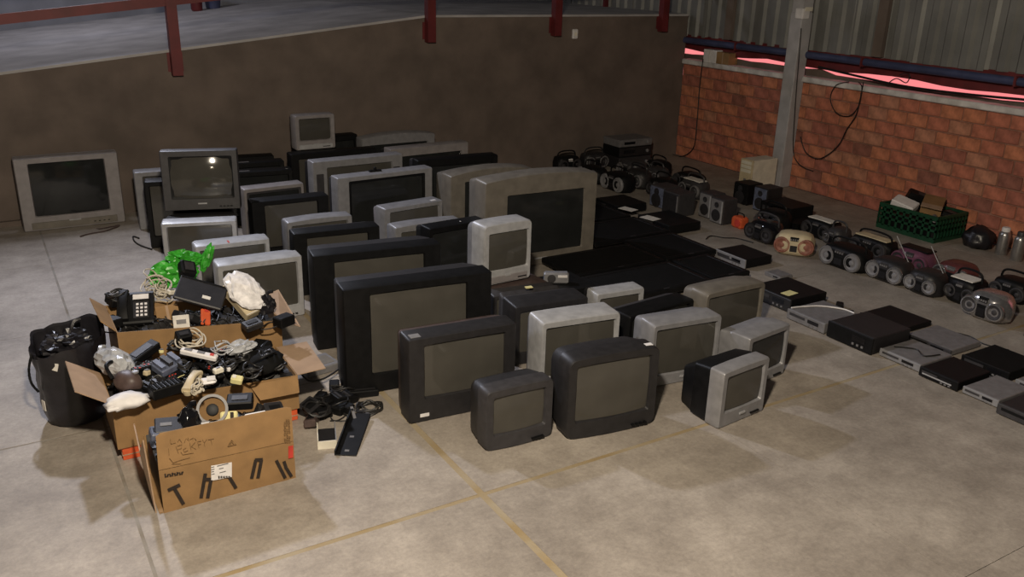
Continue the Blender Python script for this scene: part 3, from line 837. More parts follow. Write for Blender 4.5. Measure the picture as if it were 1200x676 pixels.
st = thing('component_stack', 'stacked black and grey component stereo against the dock wall', 'stereo', (7.42, 9.02, 0), 0)
z = 0
for i, (hh, m, f) in enumerate(((.16, 'charcoal', 'dgrey'), (.13, 'black', 'charcoal'), (.10, 'grey', 'grey'))):
    u = MB().box(-.27, .27, 0, .36, z, z + hh - .003, ch=.006).build('unit', m, st)
    MB().box(-.265, .265, -.008, .003, z + .008, z + hh - .01, ch=.003).build('front_panel', f, u)
    MB().lathe([(.022, -.002), (.022, .014), (.018, .016)], 14, Matrix.Translation((.19, -.008, z + hh / 2)) @ Matrix.Rotation(PI / 2, 4, 'X')).build('knob', 'silver', u, True)
    MB().box(-.20, -.02, -.011, -.006, z + hh * .35, z + hh * .7).build('display', 'gloss', u)
    z += hh

# beige computer case near the column
pc = thing('computer_case', 'beige computer tower case standing before the brick wall', 'computer', (7.86, 7.45, 0), -PI / 2)
MB().box(-.10, .10, .02, .42, 0, .38, ch=.004).build('case', 'beige', pc)
MB().box(-.102, .102, 0, .022, 0, .383, ch=.006).build('front_panel', 'cream', pc)
for i in range(3):
    MB().box(-.08, .08, -.003, .003, .325 - i * .05, .362 - i * .05).build('drive_bay', 'beige', pc)
MB().box(-.02, .02, -.006, .002, .12, .15, ch=.003).build('power_button', 'grey', pc)

# green crate
cr = thing('plastic_crate', 'dark green plastic crate full of scrap against the brick wall', 'crate', (8.24, 5.31, 0), 0)
CX, CY, CH = .25, .34, .27
for nm, ax, s in (('side_panel', 0, -1), ('side_panel', 0, 1), ('side_panel', 1, -1), ('side_panel', 1, 1)):
    mb = MB(); half = CY if ax == 0 else CX - .012; off = (CX if ax == 0 else CY) * s

    def bxx(a0, a1, z0, z1, t=.012):
        p0, p1 = (off - t, off) if s > 0 else (off, off + t)
        if ax == 0: mb.box(p0, p1, a0, a1, z0, z1)
        else: mb.box(a0, a1, p0, p1, z0, z1)
    bxx(-half, half, 0, .05); bxx(-half, half, CH - .045, CH, .018); bxx(-half, half, .11, .135); bxx(-half, half, .17, .19)
    k = 9
    for i in range(k + 1):
        a = -half + i * 2 * half / k
        bxx(max(a - .012, -half), min(a + .012, half), .04, CH - .03)
    mb.build(nm, 'crate', cr)
MB().box(-CX + .012, CX - .012, -CY + .012, CY - .012, 0, .012).build('base', 'crate', cr)
b0 = thing('scrap_box', 'black scrap casing lying at the bottom of the green crate', 'scrap', (8.24, 5.31, .012), 0)
MB().box(-.22, .22, -.31, .31, 0, .15, ch=.02).build('casing', 'black', b0)
MB().box(-.18, .18, -.26, .26, .15, .156).build('lid', 'charcoal', b0)
o = thing('white_casing', 'white plastic casing leaning in the green crate', 'casing', (8.13, 5.46, .24), .1, rot=(.25, -.25, .2))
MB().box(-.08, .08, -.12, .12, 0, .08, ch=.01).build('shell', 'white', o); MB().box(-.05, .05, -.09, .09, .069, .074).build('panel', 'grey', o)
o = thing('carton', 'open brown carton sticking out of the green crate', 'box', (8.22, 5.21, .24), 0, rot=(.1, -.15, .5))
MB().box(-.09, .09, -.10, .10, 0, .12, ch=.003).build('body', 'card', o)
MB().box(-.19, -.09, -.10, .10, .116, .120).build('flap', 'card_pale', o); MB().box(.09, .17, -.10, .10, .116, .120).build('flap', 'card', o)
o = thing('black_casing', 'black angular casing poking up from the green crate', 'casing', (8.33, 5.44, .255), 0, rot=(.3, -.2, .7))
MB().box(-.07, .07, -.14, .14, 0, .12, ch=.012).build('shell', 'black', o); MB().box(-.03, .03, -.05, .05, .119, .124).build('port', 'dgrey', o)
o = thing('black_casing', 'flat black casing at the bottle end of the green crate', 'casing', (8.36, 5.08, .20), 0, rot=(.2, .1, .3))
MB().box(-.10, .10, -.07, .07, 0, .06, ch=.01).build('shell', 'black', o); MB().box(-.05, .05, -.04, .04, .059, .063).build('port', 'dgrey', o)
o = thing('bottle', 'grey plastic bottle lying in the green crate', 'bottle', (8.10, 5.08, .225), 0, rot=(PI / 2, 0, 2.2))
MB().lathe([(.026, -.09), (.03, -.085), (.03, .04), (.014, .075), (.014, .09)], 14).build('body', 'silver', o, True)
MB().lathe([(.016, .088), (.016, .11), (.012, .112)], 12).build('cap', 'maroon', o, True)

# black bag and thermos flasks by the wall


def blob(label_thing, name, part, m, sx, sy, sz, seed, amp=.25, fr=3.0, sub=3, flat=True, sharp=False):
    bm = bmesh.new(); bmesh.ops.create_icosphere(bm, subdivisions=sub, radius=1.0)
    for v in bm.verts:
        n_ = noise.noise(v.co * fr + Vector((seed, 0, 0))) * amp + noise.noise(v.co * fr * 2.7 + Vector((0, seed, 0))) * amp * .5
        if sharp: n_ = -abs(n_) * 1.6 + amp * .4
        v.co *= 1 + n_
        v.co.x *= sx; v.co.y *= sy; v.co.z *= sz
        if flat and v.co.z < -sz * .62: v.co.z = -sz * .62
    zmin = min(v.co.z for v in bm.verts)
    for v in bm.verts: v.co.z -= zmin
    me = bpy.data.meshes.new(part); bm.to_mesh(me); bm.free()
    me.materials.append(MATS[m])
    if not sharp: me.shade_smooth()
    o = bpy.data.objects.new(part, me); COL.objects.link(o); o.parent = label_thing
    return o


bg_ = thing('plastic_bag', 'black plastic bag beside the steel thermos flasks', 'bag', (8.30, 4.70, 0))
blob(bg_, '', 'sack', 'binbag', .14, .15, .13, 3.1, .3, 2.4)
MB().tube(bez([(0, 0, .15), (.03, .02, .19), (.0, .05, .20)], 5), [.02] * 4 + [.016] * 4 + [.024] * 3, 7).build('knot', 'binbag', bg_, True)
for (x, y, lab, hh) in ((8.29, 4.45, 'steel thermos flask with white cap', .27), (8.24, 4.27, 'steel thermos flask with dark cap and taller shoulders', .28)):
    t_ = thing('thermos_flask', lab, 'flask', (x, y, 0))
    MB().lathe([(.050, 0), (.054, .006), (.054, hh * .72), (.046, hh * .82), (.036, hh * .85)], 20).build('body', 'steel', t_, True)
    MB().lathe([(.038, hh * .85), (.038, hh * .97), (.032, hh)], 18).build('cap', 'white' if 'white' in lab else 'dgrey', t_, True)
    MB().tube(bez([(.05, .0, hh * .2), (.085, 0, hh * .3), (.085, 0, hh * .55), (.05, 0, hh * .66)], 5), .008, 6).build('handle', 'charcoal', t_, True)

# ------------------------------------------------------------------ cardboard boxes
def panel(quad, t=.005):
    """thin board from four corner points"""
    P = [Vector(p) for p in quad]
    n_ = (P[1] - P[0]).cross(P[3] - P[0]).normalized() * t
    mb = MB()
    return mb.loft([P, [p + n_ for p in P]], True, True)


def box_panels(o, x0, x1, y0, y1, z0, zt, m='card', t=.006):
    """zt: heights of the four top corners (front-left, front-right, back-right, back-left)"""
    a, b, c, d = zt
    fr = panel([(x0, y0, z0), (x1, y0, z0), (x1, y0, b), (x0, y0, a)], -t).build('front_panel', m, o)
    panel([(x0, y1, z0), (x1, y1, z0), (x1, y1, c), (x0, y1, d)], t).build('back_panel', m, o)
    panel([(x0, y0 + t, z0), (x0, y1 - t, z0), (x0, y1 - t, d), (x0, y0 + t, a)], t).build('side_panel', m, o)
    panel([(x1, y0 + t, z0), (x1, y1 - t, z0), (x1, y1 - t, c), (x1, y0 + t, b)], -t).build('side_panel', m, o)
    MB().box(x0 + t, x1 - t, y0 + t, y1 - t, z0, z0 + t).build('base', m, o)
    return fr


# --- front carton with black tape letters
B1 = thing('cardboard_box', 'cardboard box with black tape letters and white shipping label', 'box')
X0, X1, Y0, Y1 = .471, 1.115, 3.872, 4.27
panel([(X0, Y0, 0), (X1, Y0, 0), (X1, Y0, .212), (X0, Y0, .232)], -.006).build('front_panel', 'card', B1)
FP = B1.children[-1]
FL = panel([(X0, Y0, .236), (X1, Y0, .216), (X1 + .004, Y0 + .012, .395), (X1 - .02, Y0 + .014, .405), (X0 + .03, Y0 + .014, .418), (X0 + .008, Y0 + .012, .405)], -.006).build('front_flap', 'card', B1)
panel([(X0 - .035, Y0 + .02, 0), (X0 - .02, Y1, 0), (X0 - .04, Y1, .30), (X0 - .06, Y0 + .10, .30), (X0 - .048, Y0 + .03, .395)], .006).build('side_panel', 'card_pale', B1)
panel([(X1, Y0 + .006, 0), (X1, Y1, 0), (X1, Y1, .22), (X1, Y0 + .006, .22)], -.006).build('side_panel', 'card', B1)
panel([(X0, Y1, 0), (X1, Y1, 0), (X1, Y1, .22), (X0, Y1, .22)], .006).build('back_panel', 'card', B1)
MB().box(X0 - .02, X1 - .006, Y0 + .006, Y1, 0, .006).build('base', 'card', B1)


def onF(p): # pixel on the front face of the carton
    q = ony(p, Y0); return q.x, q.z


def stroke(p, q, wd, name='tape_letter', m='ink', par=None, dy=.0065):
    a = Vector(onF(p)); b = Vector(onF(q)); d = (b - a).normalized(); n_ = Vector((-d.y, d.x)) * wd / 2
    pts = [a - n_, b - n_, b + n_, a + n_]
    mb = MB(); mb.loft([[(u.x, Y0 - dy, u.y) for u in pts], [(u.x, Y0 - dy + .004, u.y) for u in pts]], True, True)
    return mb.build(name, m, par or FP)


def CP(x, y): return (180 + x * 170 / 1149., 510 + y * 100 / 676.)


def glyph(strokes, wd):
    mb = MB()
    for i, (p, q) in enumerate(strokes):
        a = Vector(onF(CP(*p))); b = Vector(onF(CP(*q))); d = (b - a).normalized(); n_ = Vector((-d.y, d.x)) * wd / 2
        pts = [a - n_, b - n_, b + n_, a + n_]; e = .0068 + .0003 * i
        mb.loft([[(u.x, Y0 - e, u.y) for u in pts], [(u.x, Y0 - .003, u.y) for u in pts]], True, True)
    return mb.build('tape_letter', 'ink', FP)


glyph([((112, 432), (208, 388)), ((165, 420), (235, 540))], .016)
glyph([((408, 300), (374, 492)), ((452, 350), (426, 492)), ((398, 345), (450, 345)), ((600, 330), (650, 412))], .016)
glyph([((808, 190), (774, 338)), ((852, 190), (824, 334)), ((800, 192), (860, 188))], .016)
glyph([((970, 196), (1040, 334)), ((1030, 204), (1046, 250)), ((1042, 246), (1090, 322))], .016)
lab = stroke(CP(536, 225), CP(536, 340), .098, 'shipping_label', 'white')
bar = MB()
for i in range(14):
    xx = 508 + i * 7.0
    a = onF(CP(xx, 318)); bq = onF(CP(xx, 338 - i * .5))
    bar.box(a[0], a[0] + (.0022 if i % 3 else .0036), Y0 - .0078, Y0 - .006, min(a[1], bq[1]), max(a[1], bq[1]))
bar.build('barcode', 'ink', lab)
pr_ = MB()
for i, (x0_, x1_, y_) in enumerate(((455, 478, 250), (455, 480, 268), (455, 476, 286), (455, 480, 306), (515, 552, 262), (500, 590, 240), (520, 570, 292))):
    a = onF(CP(x0_, y_)); bq = onF(CP(x1_, y_ - 3))
    pr_.box(a[0], bq[0], Y0 - .0076, Y0 - .006, a[1] - .002, a[1] + .0025)
pr_.build('print', 'grey', lab)
stroke(CP(1084, 82), CP(1084, 176), .024, 'red_mark', 'red')
# small printed word at the upper corner of the front panel
wd_ = MB()
for i in range(8):
    a = onF(CP(86 + i * 19, 322 - i * 3.2)); hh = (.017, .012, .012, .016, .012, .015, .012, .012)[i]
    wd_.box(a[0], a[0] + .0062, Y0 - .0068, Y0 - .003, a[1] - .004, a[1] - .004 + hh)
    wd_.box(a[0] + .003, a[0] + .0098, Y0 - .0066, Y0 - .003, a[1] - .004 + (.009 if i % 2 else .0), a[1] - .0005 + (.009 if i % 2 else 0))
wd_.build('printed_word', 'ink', FP)


def FPX(x, y): return (180 + x * 170 / 1200., 470 + y * 90 / 635.)


def scrib(paths, r, name, m, par):
    mb = MB()
    for P in paths:
        pts = []
        for p in P:
            u = onF(FPX(*p)); pts.append((u[0], Y0 - .0065 + .014 * max(0, (u[1] - .23) / .18), u[1]))
        mb.tube(pts, r, 5)
    return mb.build(name, m, par)


scrib([[(125, 395), (128, 445)], [(185, 375), (205, 430)], [(195, 372), (235, 360), (230, 390), (200, 400)], [(270, 385), (245, 400), (255, 420), (285, 405)], [(300, 345), (310, 400)], [(345, 340), (312, 375), (350, 395)],
       [(365, 335), (375, 385)], [(365, 335), (395, 330)], [(370, 360), (392, 354)], [(405, 320), (420, 345), (440, 315)], [(420, 345), (424, 375)], [(450, 320), (500, 310)], [(475, 316), (482, 358)],
       [(140, 320), (145, 355), (185, 345)], [(200, 340), (215, 315), (235, 345)], [(255, 345), (270, 310), (295, 330), (285, 305)], [(300, 320), (330, 305), (325, 325)], [(340, 310), (355, 325)],
       [(130, 470), (160, 505), (215, 485), (300, 462)], [(150, 515), (225, 512)], [(225, 420), (240, 440), (330, 425)]], .0011, 'handwriting', 'ink_faint', FL)
scrib([[(612, 372), (645, 320), (682, 355), (612, 372)], [(630, 365), (645, 335), (662, 355)]], .0016, 'recycling_symbol', 'ink_faint', FL)
vb = MB()
for r_ in range(10):
    for c_ in range(3):
        if (r_ * 3 + c_ * 5) % 7 == 0: continue
        a = onF(FPX(1078 + c_ * 18 + (r_ % 2) * 3, 160 + r_ * 19)); dy = .005 - .014 * max(0, (a[1] - .23) / .18)
        vb.box(a[0], a[0] + .0075, Y0 - .0066 - dy + .005, Y0 - .003 - dy + .005, a[1] - .007, a[1] + .003)
vb.build('printed_text', 'ink_faint', FL)

# --- flat orange carton with the second box on it
oc = thing('flat_carton', 'flat orange carton under the middle cardboard box', 'carton', (.85, 4.655, 0))
MB().box(-.47, .47, -.195, .20, 0, .075, ch=.003).build('body', 'orange', oc)
MB().box(-.472, .472, -.197, .202, .028, .034).build('lid_edge', 'card_pale', oc)
B2 = thing('cardboard_box', 'cardboard box heaped with black cables, middle of three', 'box')
box_panels(B2, .36, 1.33, 4.45, 4.86, .076, (.335, .285, .30, .345))
panel([(.358, 4.46, .335), (.358, 4.85, .345), (.20, 4.84, .455), (.205, 4.47, .44)], .005).build('side_flap', 'card_pale', B2)
panel([(1.332, 4.46, .285), (1.332, 4.85, .30), (1.52, 4.85, .30), (1.50, 4.46, .29)], .005).build('side_flap', 'card_pale', B2)
panel([(1.06, 4.447, .284), (1.33, 4.447, .284), (1.32, 4.40, .20), (1.10, 4.40, .205)], .004).build('front_flap', 'card', B2)
B3 = thing('cardboard_box', 'cardboard box holding a telephone and green bag, closest to the televisions', 'box')
box_panels(B3, .48, 1.40, 4.95, 5.40, 0, (.525, .425, .43, .53))
panel([(1.402, 4.97, .425), (1.402, 5.39, .43), (1.53, 5.42, .45), (1.52, 4.96, .36)], .005).build('side_flap', 'card_pale', B3)
panel([(.478, 4.97, .525), (.478, 5.38, .53), (.40, 5.37, .60), (.41, 4.99, .59)], .005).build('side_flap', 'card', B3)
panel([(.50, 5.407, .528), (1.38, 5.407, .428), (1.36, 5.47, .36), (.55, 5.47, .45)], .005).build('back_flap', 'card', B3)


def heap(label, x0, x1, y0, y1, z0, zt, seed, nt=70, m='wire_black', crown=.06, slope=0.0):
    """tangled leads filling a box: a lumpy core plus many loose loops, nobody could count them"""
    mb = MB(); N, K = 22, 14; r_ = random.Random(seed)

    def hz(u, v):
        e = min(u, 1 - u, .5) * 2; f_ = min(v, 1 - v, .5) * 2
        return zt + slope * (u - .5) + crown * min(e * 2, 1) * min(f_ * 2, 1) * .6 + .05 * noise.noise((u * 7 + seed, v * 5, 0)) + .03 * noise.noise((u * 17, v * 13 + seed, 0))
    top = [[(x0 + (x1 - x0) * i / N, y0 + (y1 - y0) * j / K, hz(i / N, j / K)) for i in range(N + 1)] for j in range(K + 1)]
    vs = [p for row in top for p in row]; fs = []
    for j in range(K):
        for i in range(N):
            a = j * (N + 1) + i; fs.append((a, a + 1, a + N + 2, a + N + 1))
    mb.add(vs, fs)
    rim = [top[0][i] for i in range(N + 1)] + [top[j][N] for j in range(1, K + 1)] + [top[K][i] for i in range(N - 1, -1, -1)] + [top[j][0] for j in range(K - 1, 0, -1)]
    mb.loft([[(x, y, z0) for x, y, z in rim], rim], True, False)
    for q in range(nt):
        u, v = r_.uniform(.08, .92), r_.uniform(.12, .88); P = []
        a = r_.uniform(0, 6.28); cur = r_.uniform(-9, 9)
        for s_ in range(9):
            x = x0 + (x1 - x0) * min(max(u, .04), .96); y = y0 + (y1 - y0) * min(max(v, .05), .95)
            uu = (x - x0) / (x1 - x0); vv = (y - y0) / (y1 - y0)
            P.append((x, y, hz(uu, vv) + .003 + .009 * abs(math.sin(s_ * .8 + q))))
            a += cur * .09; u += .025 * math.cos(a); v += .055 * math.sin(a)
        mb.tube(P, r_.choice((.003, .004, .006)), 5)
    o = mb.build('cable_tangle', m, None, True)
    tag(o, label, 'cables', kind='stuff')
    return hz


h1 = heap('tangled black leads filling the box with tape letters', X0 + .01, X1 - .012, Y0 + .03, Y1 - .01, .007, .225, 3, 40, crown=.03)
h2 = heap('tangled black cables heaped in the middle cardboard box', .368, 1.322, 4.46, 4.85, .083, .265, 5, 200, crown=.085)
h3 = heap('dark jumble of leads filling the box nearest the televisions', .488, 1.392, 4.96, 5.39, .007, .40, 9, 90, crown=.05, slope=-.07)


def at(p, z): return onz(p, z)


# ------------------------------------------------------------------ loose scrap in the boxes
def rot3(rx, ry, rz): return (math.radians(rx), math.radians(ry), math.radians(rz))


def handset(label, p, z, rot, m='black', L=.20, name='telephone_handset'):
    q = at(p, z); o = thing(name, label, 'handset', q, 0, None, rot)
    loops = []
    for i in range(9):
        t = -1 + i / 4.; zz = .030 * (1 - t * t); wv = .020 + .008 * abs(t) ** 3; th = .013 + .006 * abs(t) ** 3
        loops.append([(t * L / 2, a, zz + b) for a, b in rrect(-wv, wv, 0, th * 1.6, .009, 2)])
    MB().loft(loops, True, True).build('grip', m, o, True)
    for s in (-1, 1):
        MB().lathe([(.023, -.014), (.025, -.004), (.024, .012)], 14, Matrix.Translation((s * L * .43, 0, .004))).build('earpiece', m, o, True)
    return o


def telephone(label, p, z, rot, m='black'):
    q = at(p, z); o = thing('telephone', label, 'telephone', q, 0, None, rot)
    mb = MB(); L = []
    for y, zz in ((-.11, .02), (-.10, .028), (.08, .075), (.10, .072), (.105, .06)):
        L.append([(-.10, y, 0), (.10, y, 0), (.10, y, zz), (-.10, y, zz)])
    mb.loft(L, True, True).build('base', m, o)
    kp = MB().box(-.01, .075, -.085, .03, 0, .004, Matrix.Translation((0, 0, .0545)) @ Matrix.Rotation(.255, 4, 'X')).build('keypad', 'charcoal', o)
    for i in range(3):
        for j in range(4):
            M = Matrix.Translation((0, 0, .0545)) @ Matrix.Rotation(.255, 4, 'X')
            MB().box(.006 + i * .023, .020 + i * .023, -.075 + j * .025, -.062 + j * .025, .003, .009, M).build('key', 'white', kp)
    M = Matrix.Translation((0, 0, .0545)) @ Matrix.Rotation(.255, 4, 'X')
    MB().box(-.012, .075, .042, .075, .002, .0065, M).build('name_card', 'white', o)
    L = []
    for i in range(9):
        t = -1 + i / 4.; zz = .075 + .018 * (1 - t * t); wv = .022 + .006 * abs(t)
        L.append([(-.062 + a, t * .10, zz + b + t * .022 - .02) for a, b in rrect(-wv, wv, -.005, .022, .008, 2)])
    MB().loft(L, True, True).build('handset', m, o, True)
    return o


def coil(label, p, z, r, m, seed, n=4, wire=.005, sx=1.0, tilt=.6, name='cable_coil'):
    q = at(p, z); o = thing(name, label, 'cable', q); r_ = random.Random(seed)
    for k in range(n):
        P = []; ph = r_.uniform(0, 6); tl = r_.uniform(-tilt, tilt); az = r_.uniform(0, 3); rr = r * r_.uniform(.65, 1.1)
        M = Matrix.Rotation(az, 4, 'Z') @ Matrix.Rotation(tl, 4, 'X')
        for i in range(25):
            a = ph + i / 24 * 2 * PI * .98
            v = M @ Vector((math.cos(a) * rr * sx, math.sin(a) * rr, .008 * math.sin(a * 3 + k)))
            P.append((v.x + .2 * r * r_.uniform(-.1, .1), v.y, v.z + wire + k * wire * 1.2 + abs(math.sin(tl)) * rr))
        MB().tube(P, wire, 6).build('loop', m, o, True)
    return o


def slab_item(name, label, cat, p, z, rot, sx, sy, sz, m, parts=(), ch=.006):
    q = at(p, z); o = thing(name, label, cat, q, 0, None, rot)
    MB().box(-sx / 2, sx / 2, -sy / 2, sy / 2, 0, sz, ch=ch).build('body', m, o)
    for nm, (a, b, c, d), e, mm in parts:
        MB().box(a * sx, b * sx, c * sy, d * sy, sz - .001, sz + e).build(nm, mm, o)
    return o


# box closest to the televisions
telephone('black desk telephone with white keys in the cardboard box', (160, 366), .50, rot3(24, 0, -14))
slab_item('black_remote', 'long black cordless handset leaning over the cardboard rim', 'handset', (222, 374), .475, rot3(35, 18, -28), .20, .045, .028, 'black', (('earpiece', (.32, .46, -.3, .3), .006, 'dgrey'), ('keypad', (-.3, .1, -.3, .3), .003, 'charcoal')))
slab_item('laptop', 'black laptop shaped casing with small white label on top', 'laptop', (235, 345), .60, rot3(20, 20, -20), .28, .21, .024, 'charcoal', (('label', (.05, .22, -.25, -.12), .001, 'paper'), ('lid_edge', (-.48, .48, .42, .46), .003, 'black')))
slab_item('white_card', 'white card standing behind the long black handset', 'card', (213, 382), .46, rot3(72, 0, -10), .09, .13, .006, 'paper', (('print', (-.3, .3, .1, .3), .001, 'grey'),), ch=.001)
slab_item('orange_casing', 'orange plastic piece behind the long black handset', 'casing', (240, 372), .48, rot3(60, 20, 10), .06, .10, .02, 'orange', (('clip', (-.2, .2, .3, .45), .005, 'red'),))
slab_item('small_carton', 'tan carton piece under the black laptop shaped casing', 'carton', (197, 372), .47, rot3(60, 0, 0), .13, .14, .02, 'card', (('tape', (-.06, .06, -.5, .5), .001, 'card_pale'),), ch=.002)
o = slab_item('wrapped_pack', 'cream book shaped pack wrapped in clear film', 'pack', (288, 352), .51, rot3(34, -8, 20), .19, .26, .06, 'cream', (('page_edge', (-.5, .5, -.49, -.47), .001, 'paper'),))
bl = blob(o, '', 'plastic_film', 'bagfilm', .10, .15, .05, 4.4, .26, 2.2, 3, False, True); bl.location = (-.01, .02, .035); MATS['film_white'] = mat('film_white', (.82, .80, .81), .22, .2, 25); bl.data.materials[0] = MATS['film_white']
gq0 = at((206, 330), .52)
gb = thing('plastic_bag', 'bright green plastic bag on the box nearest the televisions', 'bag', (gq0.x, gq0.y + .02, .50), .15)
blob(gb, '', 'sack', 'green_bag', .15, .10, .10, 7.7, .36, 1.7, 4, True, True)
q_ = blob(gb, '', 'folded_mouth', 'green_bag', .12, .055, .05, 2.9, .45, 1.8, 4, False, True); q_.location = (.06, .01, .11); q_.rotation_euler = (.3, .25, .2)
q_ = blob(gb, '', 'handle', 'green_bag', .03, .04, .09, 4.9, .5, 2.3, 3, False, True); q_.location = (.17, -.02, .05); q_.rotation_euler = (0, .5, .2)
blk = thing('black_casing', 'black casing poking from the bright green bag', 'casing', at((217, 318), .62), 0, rot=rot3(40, 20, 10))
MB().box(-.05, .05, -.05, .05, 0, .06, ch=.01).build('shell', 'black', blk); MB().box(-.03, .03, -.03, .03, .059, .064).build('port', 'dgrey', blk)
coil('bundle of white leads beside the bright green bag', (184, 346), .50, .085, 'wire_white', 11, 8, .0045, tilt=1.2)
coil('loose white lead looping above the black telephone', (192, 352), .50, .06, 'wire_white', 12, 7, .004, tilt=.9)
slab_item('white_connector', 'off white connector block in the bundle of white leads', 'connector', (200, 345), .56, rot3(10, 15, 30), .05, .035, .03, 'beige', (('pins', (-.3, .3, -.2, .2), .003, 'steel'),))
slab_item('black_casing', 'black casing with grey ridge behind the black telephone', 'casing', (140, 356), .53, rot3(12, 10, 20), .15, .09, .05, 'black', (('ridge', (-.4, .4, .2, .32), .008, 'grey'),))
coil('black leads spilling over the box side behind the telephone', (138, 352), .56, .06, 'wire_black', 13, 6, .006, tilt=.9)
adapter('black adapter beside the black desk telephone', at((122, 380), .49).x + .05, at((122, 380), .49).y, 2.0, 1.2, z=.47)
q = at((312, 366), .45); pb = thing('plastic_bag', 'black plastic wrap crumpled beside the cream wrapped pack', 'bag', q)
blob(pb, '', 'sack', 'binbag', .06, .05, .07, 1.3, .5, 2.5, 3, True, True); MB().tube(bez([(0, 0, .08), (.02, .01, .12), (.05, 0, .13)], 4), .012, 6).build('twist', 'binbag', pb, True)
adapter('large black plug adapter in the corner of the box', at((338, 380), .43).x - .02, at((338, 380), .43).y + .02, .4, 1.4, z=.42)
slab_item('dark_module', 'dark module lying beside the crumpled black wrap', 'module', (296, 384), .44, rot3(8, -6, 12), .11, .08, .04, 'charcoal', (('port', (-.3, .3, -.2, .2), .004, 'black'),))

# middle box
q = at((118, 432), .40); fb_ = thing('plastic_bag', 'crumpled grey film bag at the flap of the middle box', 'bag', (q.x + .07, q.y + .0, .375), .4)
blob(fb_, '', 'sack', 'bagfilm', .075, .14, .075, 2.2, .35, 3.0, 3, True, True); MB().tube(bez([(0, .12, .06), (.02, .16, .08), (.05, .18, .07)], 4), .015, 6).build('twist', 'bagfilm', fb_, True)
q = at((134, 450), .37); hd = thing('motor_casing', 'dark brown rounded motor casing lying against the grey film bag', 'casing', (q.x + .06, q.y - .06, .36), .5)
blob(hd, '', 'shell', 'brown', .06, .085, .06, 5.0, .1, 1.5, 3)
MB().tube(bez([(-.05, .05, .06), (-.03, .12, .11), (.04, .14, .10), (.05, .08, .05)], 5), .010, 7).build('handle', 'black', hd, True)
MB().lathe([(.018, 0), (.018, .008), (.012, .01)], 12, Matrix.Translation((.03, -.03, .085))).build('knob', 'silver', hd)
MB().box(-.02, .035, -.01, .0, .082, .09).build('label', 'lemon', hd)
q = at((150, 474), .36); wc = thing('cloth', 'crumpled white cloth hanging over the rim of the middle box', 'cloth', (q.x, q.y + .03, .335))
blob(wc, '', 'folds', 'white', .105, .055, .045, 8.8, .30, 2.6, 3)
MB().box(-.10, -.04, -.05, -.02, .01, .03, ch=.006).build('hem', 'white', wc)
slab_item('blue_module', 'bluish plastic module with ribbed top in the middle box', 'module', (196, 432), .41, rot3(14, -8, 24), .13, .10, .045, 'blueplastic', (('rib', (-.45, -.25, -.4, .4), .02, 'blueplastic'), ('rib', (-.1, .1, -.4, .4), .024, 'dgrey'), ('rib', (.25, .45, -.4, .4), .02, 'blueplastic')))
slab_item('circuit_board', 'green edged circuit board under the bluish plastic module', 'board', (192, 444), .385, rot3(6, -4, 20), .19, .11, .008, 'black', (('trace', (-.48, .48, -.49, -.44), .001, 'lemon'), ('chip', (-.3, .0, -.2, .2), .008, 'charcoal')), ch=.001)
slab_item('power_strip', 'white power strip lying across the middle box heap', 'power strip', (233, 418), .44, rot3(4, 12, -32), .20, .042, .03, 'white', (('socket', (-.4, -.2, -.25, .25), .003, 'grey'), ('socket', (-.05, .15, -.25, .25), .003, 'grey'), ('switch', (.3, .4, -.2, .2), .006, 'red')))
coil('white lead coiled above the white power strip', (224, 405), .44, .075, 'wire_white', 21, 5, .0045, tilt=.8)
coil('grey lead curled beside the clear film on the heap', (262, 412), .44, .06, 'bagfilm', 22, 4, .0035, tilt=.5)
q = at((283, 412), .42); cf = thing('plastic_film', 'clear crinkled film lying on the middle box heap', 'film', q, .3)
blob(cf, '', 'sheet', 'bagfilm', .085, .05, .04, 6.1, .5, 3.2, 3, True, True)
MB().box(-.05, .05, -.03, .03, .0, .01, ch=.002).build('pad', 'grey', cf)
q = at((305, 424), .37); bkb = thing('black_cloth', 'folded black cloth bag in the far corner of the middle box', 'bag', (q.x, q.y, .335), .2)
blob(bkb, '', 'folds', 'black_matte', .13, .12, .055, 9.9, .25, 2.2, 3)
MB().tube(bez([(-.08, -.05, .06), (-.03, -.09, .10), (.05, -.07, .10), (.09, -.02, .06)], 5), .007, 6).build('strap', 'black', bkb, True)
handset('cream curved telephone handset in the middle box', (226, 450), .385, rot3(0, -8, 58), 'cream', .17)
slab_item('computer_mouse', 'white computer mouse on the middle box heap', 'mouse', (243, 450), .39, rot3(4, 0, -10), .095, .055, .032, 'white', (('button', (.0, .45, -.42, -.04), .002, 'paper'), ('button', (.0, .45, .04, .42), .002, 'paper')), ch=.015)
slab_item('white_plug', 'small white adapter block in the middle box', 'adapter', (256, 437), .39, rot3(0, 0, 14), .055, .036, .03, 'beige', (('pins', (-.2, .2, -.2, .2), .004, 'steel'),))
slab_item('white_plug', 'tiny white plug next to the white adapter block', 'adapter', (268, 435), .39, rot3(0, 0, 14), .022, .03, .025, 'white', (('pins', (-.2, .2, -.2, .2), .004, 'steel'),))
slab_item('yellow_block', 'pale yellow plastic block on the middle box heap', 'block', (277, 448), .375, rot3(8, 14, -24), .062, .048, .035, 'lemon', (('notch', (-.4, -.1, -.3, .3), .003, 'beige'),))
slab_item('black_casing', 'square black casing propped behind the white power strip', 'casing', (214, 402), .44, rot3(30, 0, 6), .085, .06, .09, 'black', (('port', (-.3, .3, -.2, .2), .003, 'charcoal'),))
slab_item('black_casing', 'black ribbed charger casing beside the white cloth', 'casing', (195, 462), .36, rot3(0, 0, 12), .16, .08, .06, 'black', tuple(('rib', (-.45 + i * .14, -.38 + i * .14, -.45, .45), .006, 'black_matte') for i in range(7)))
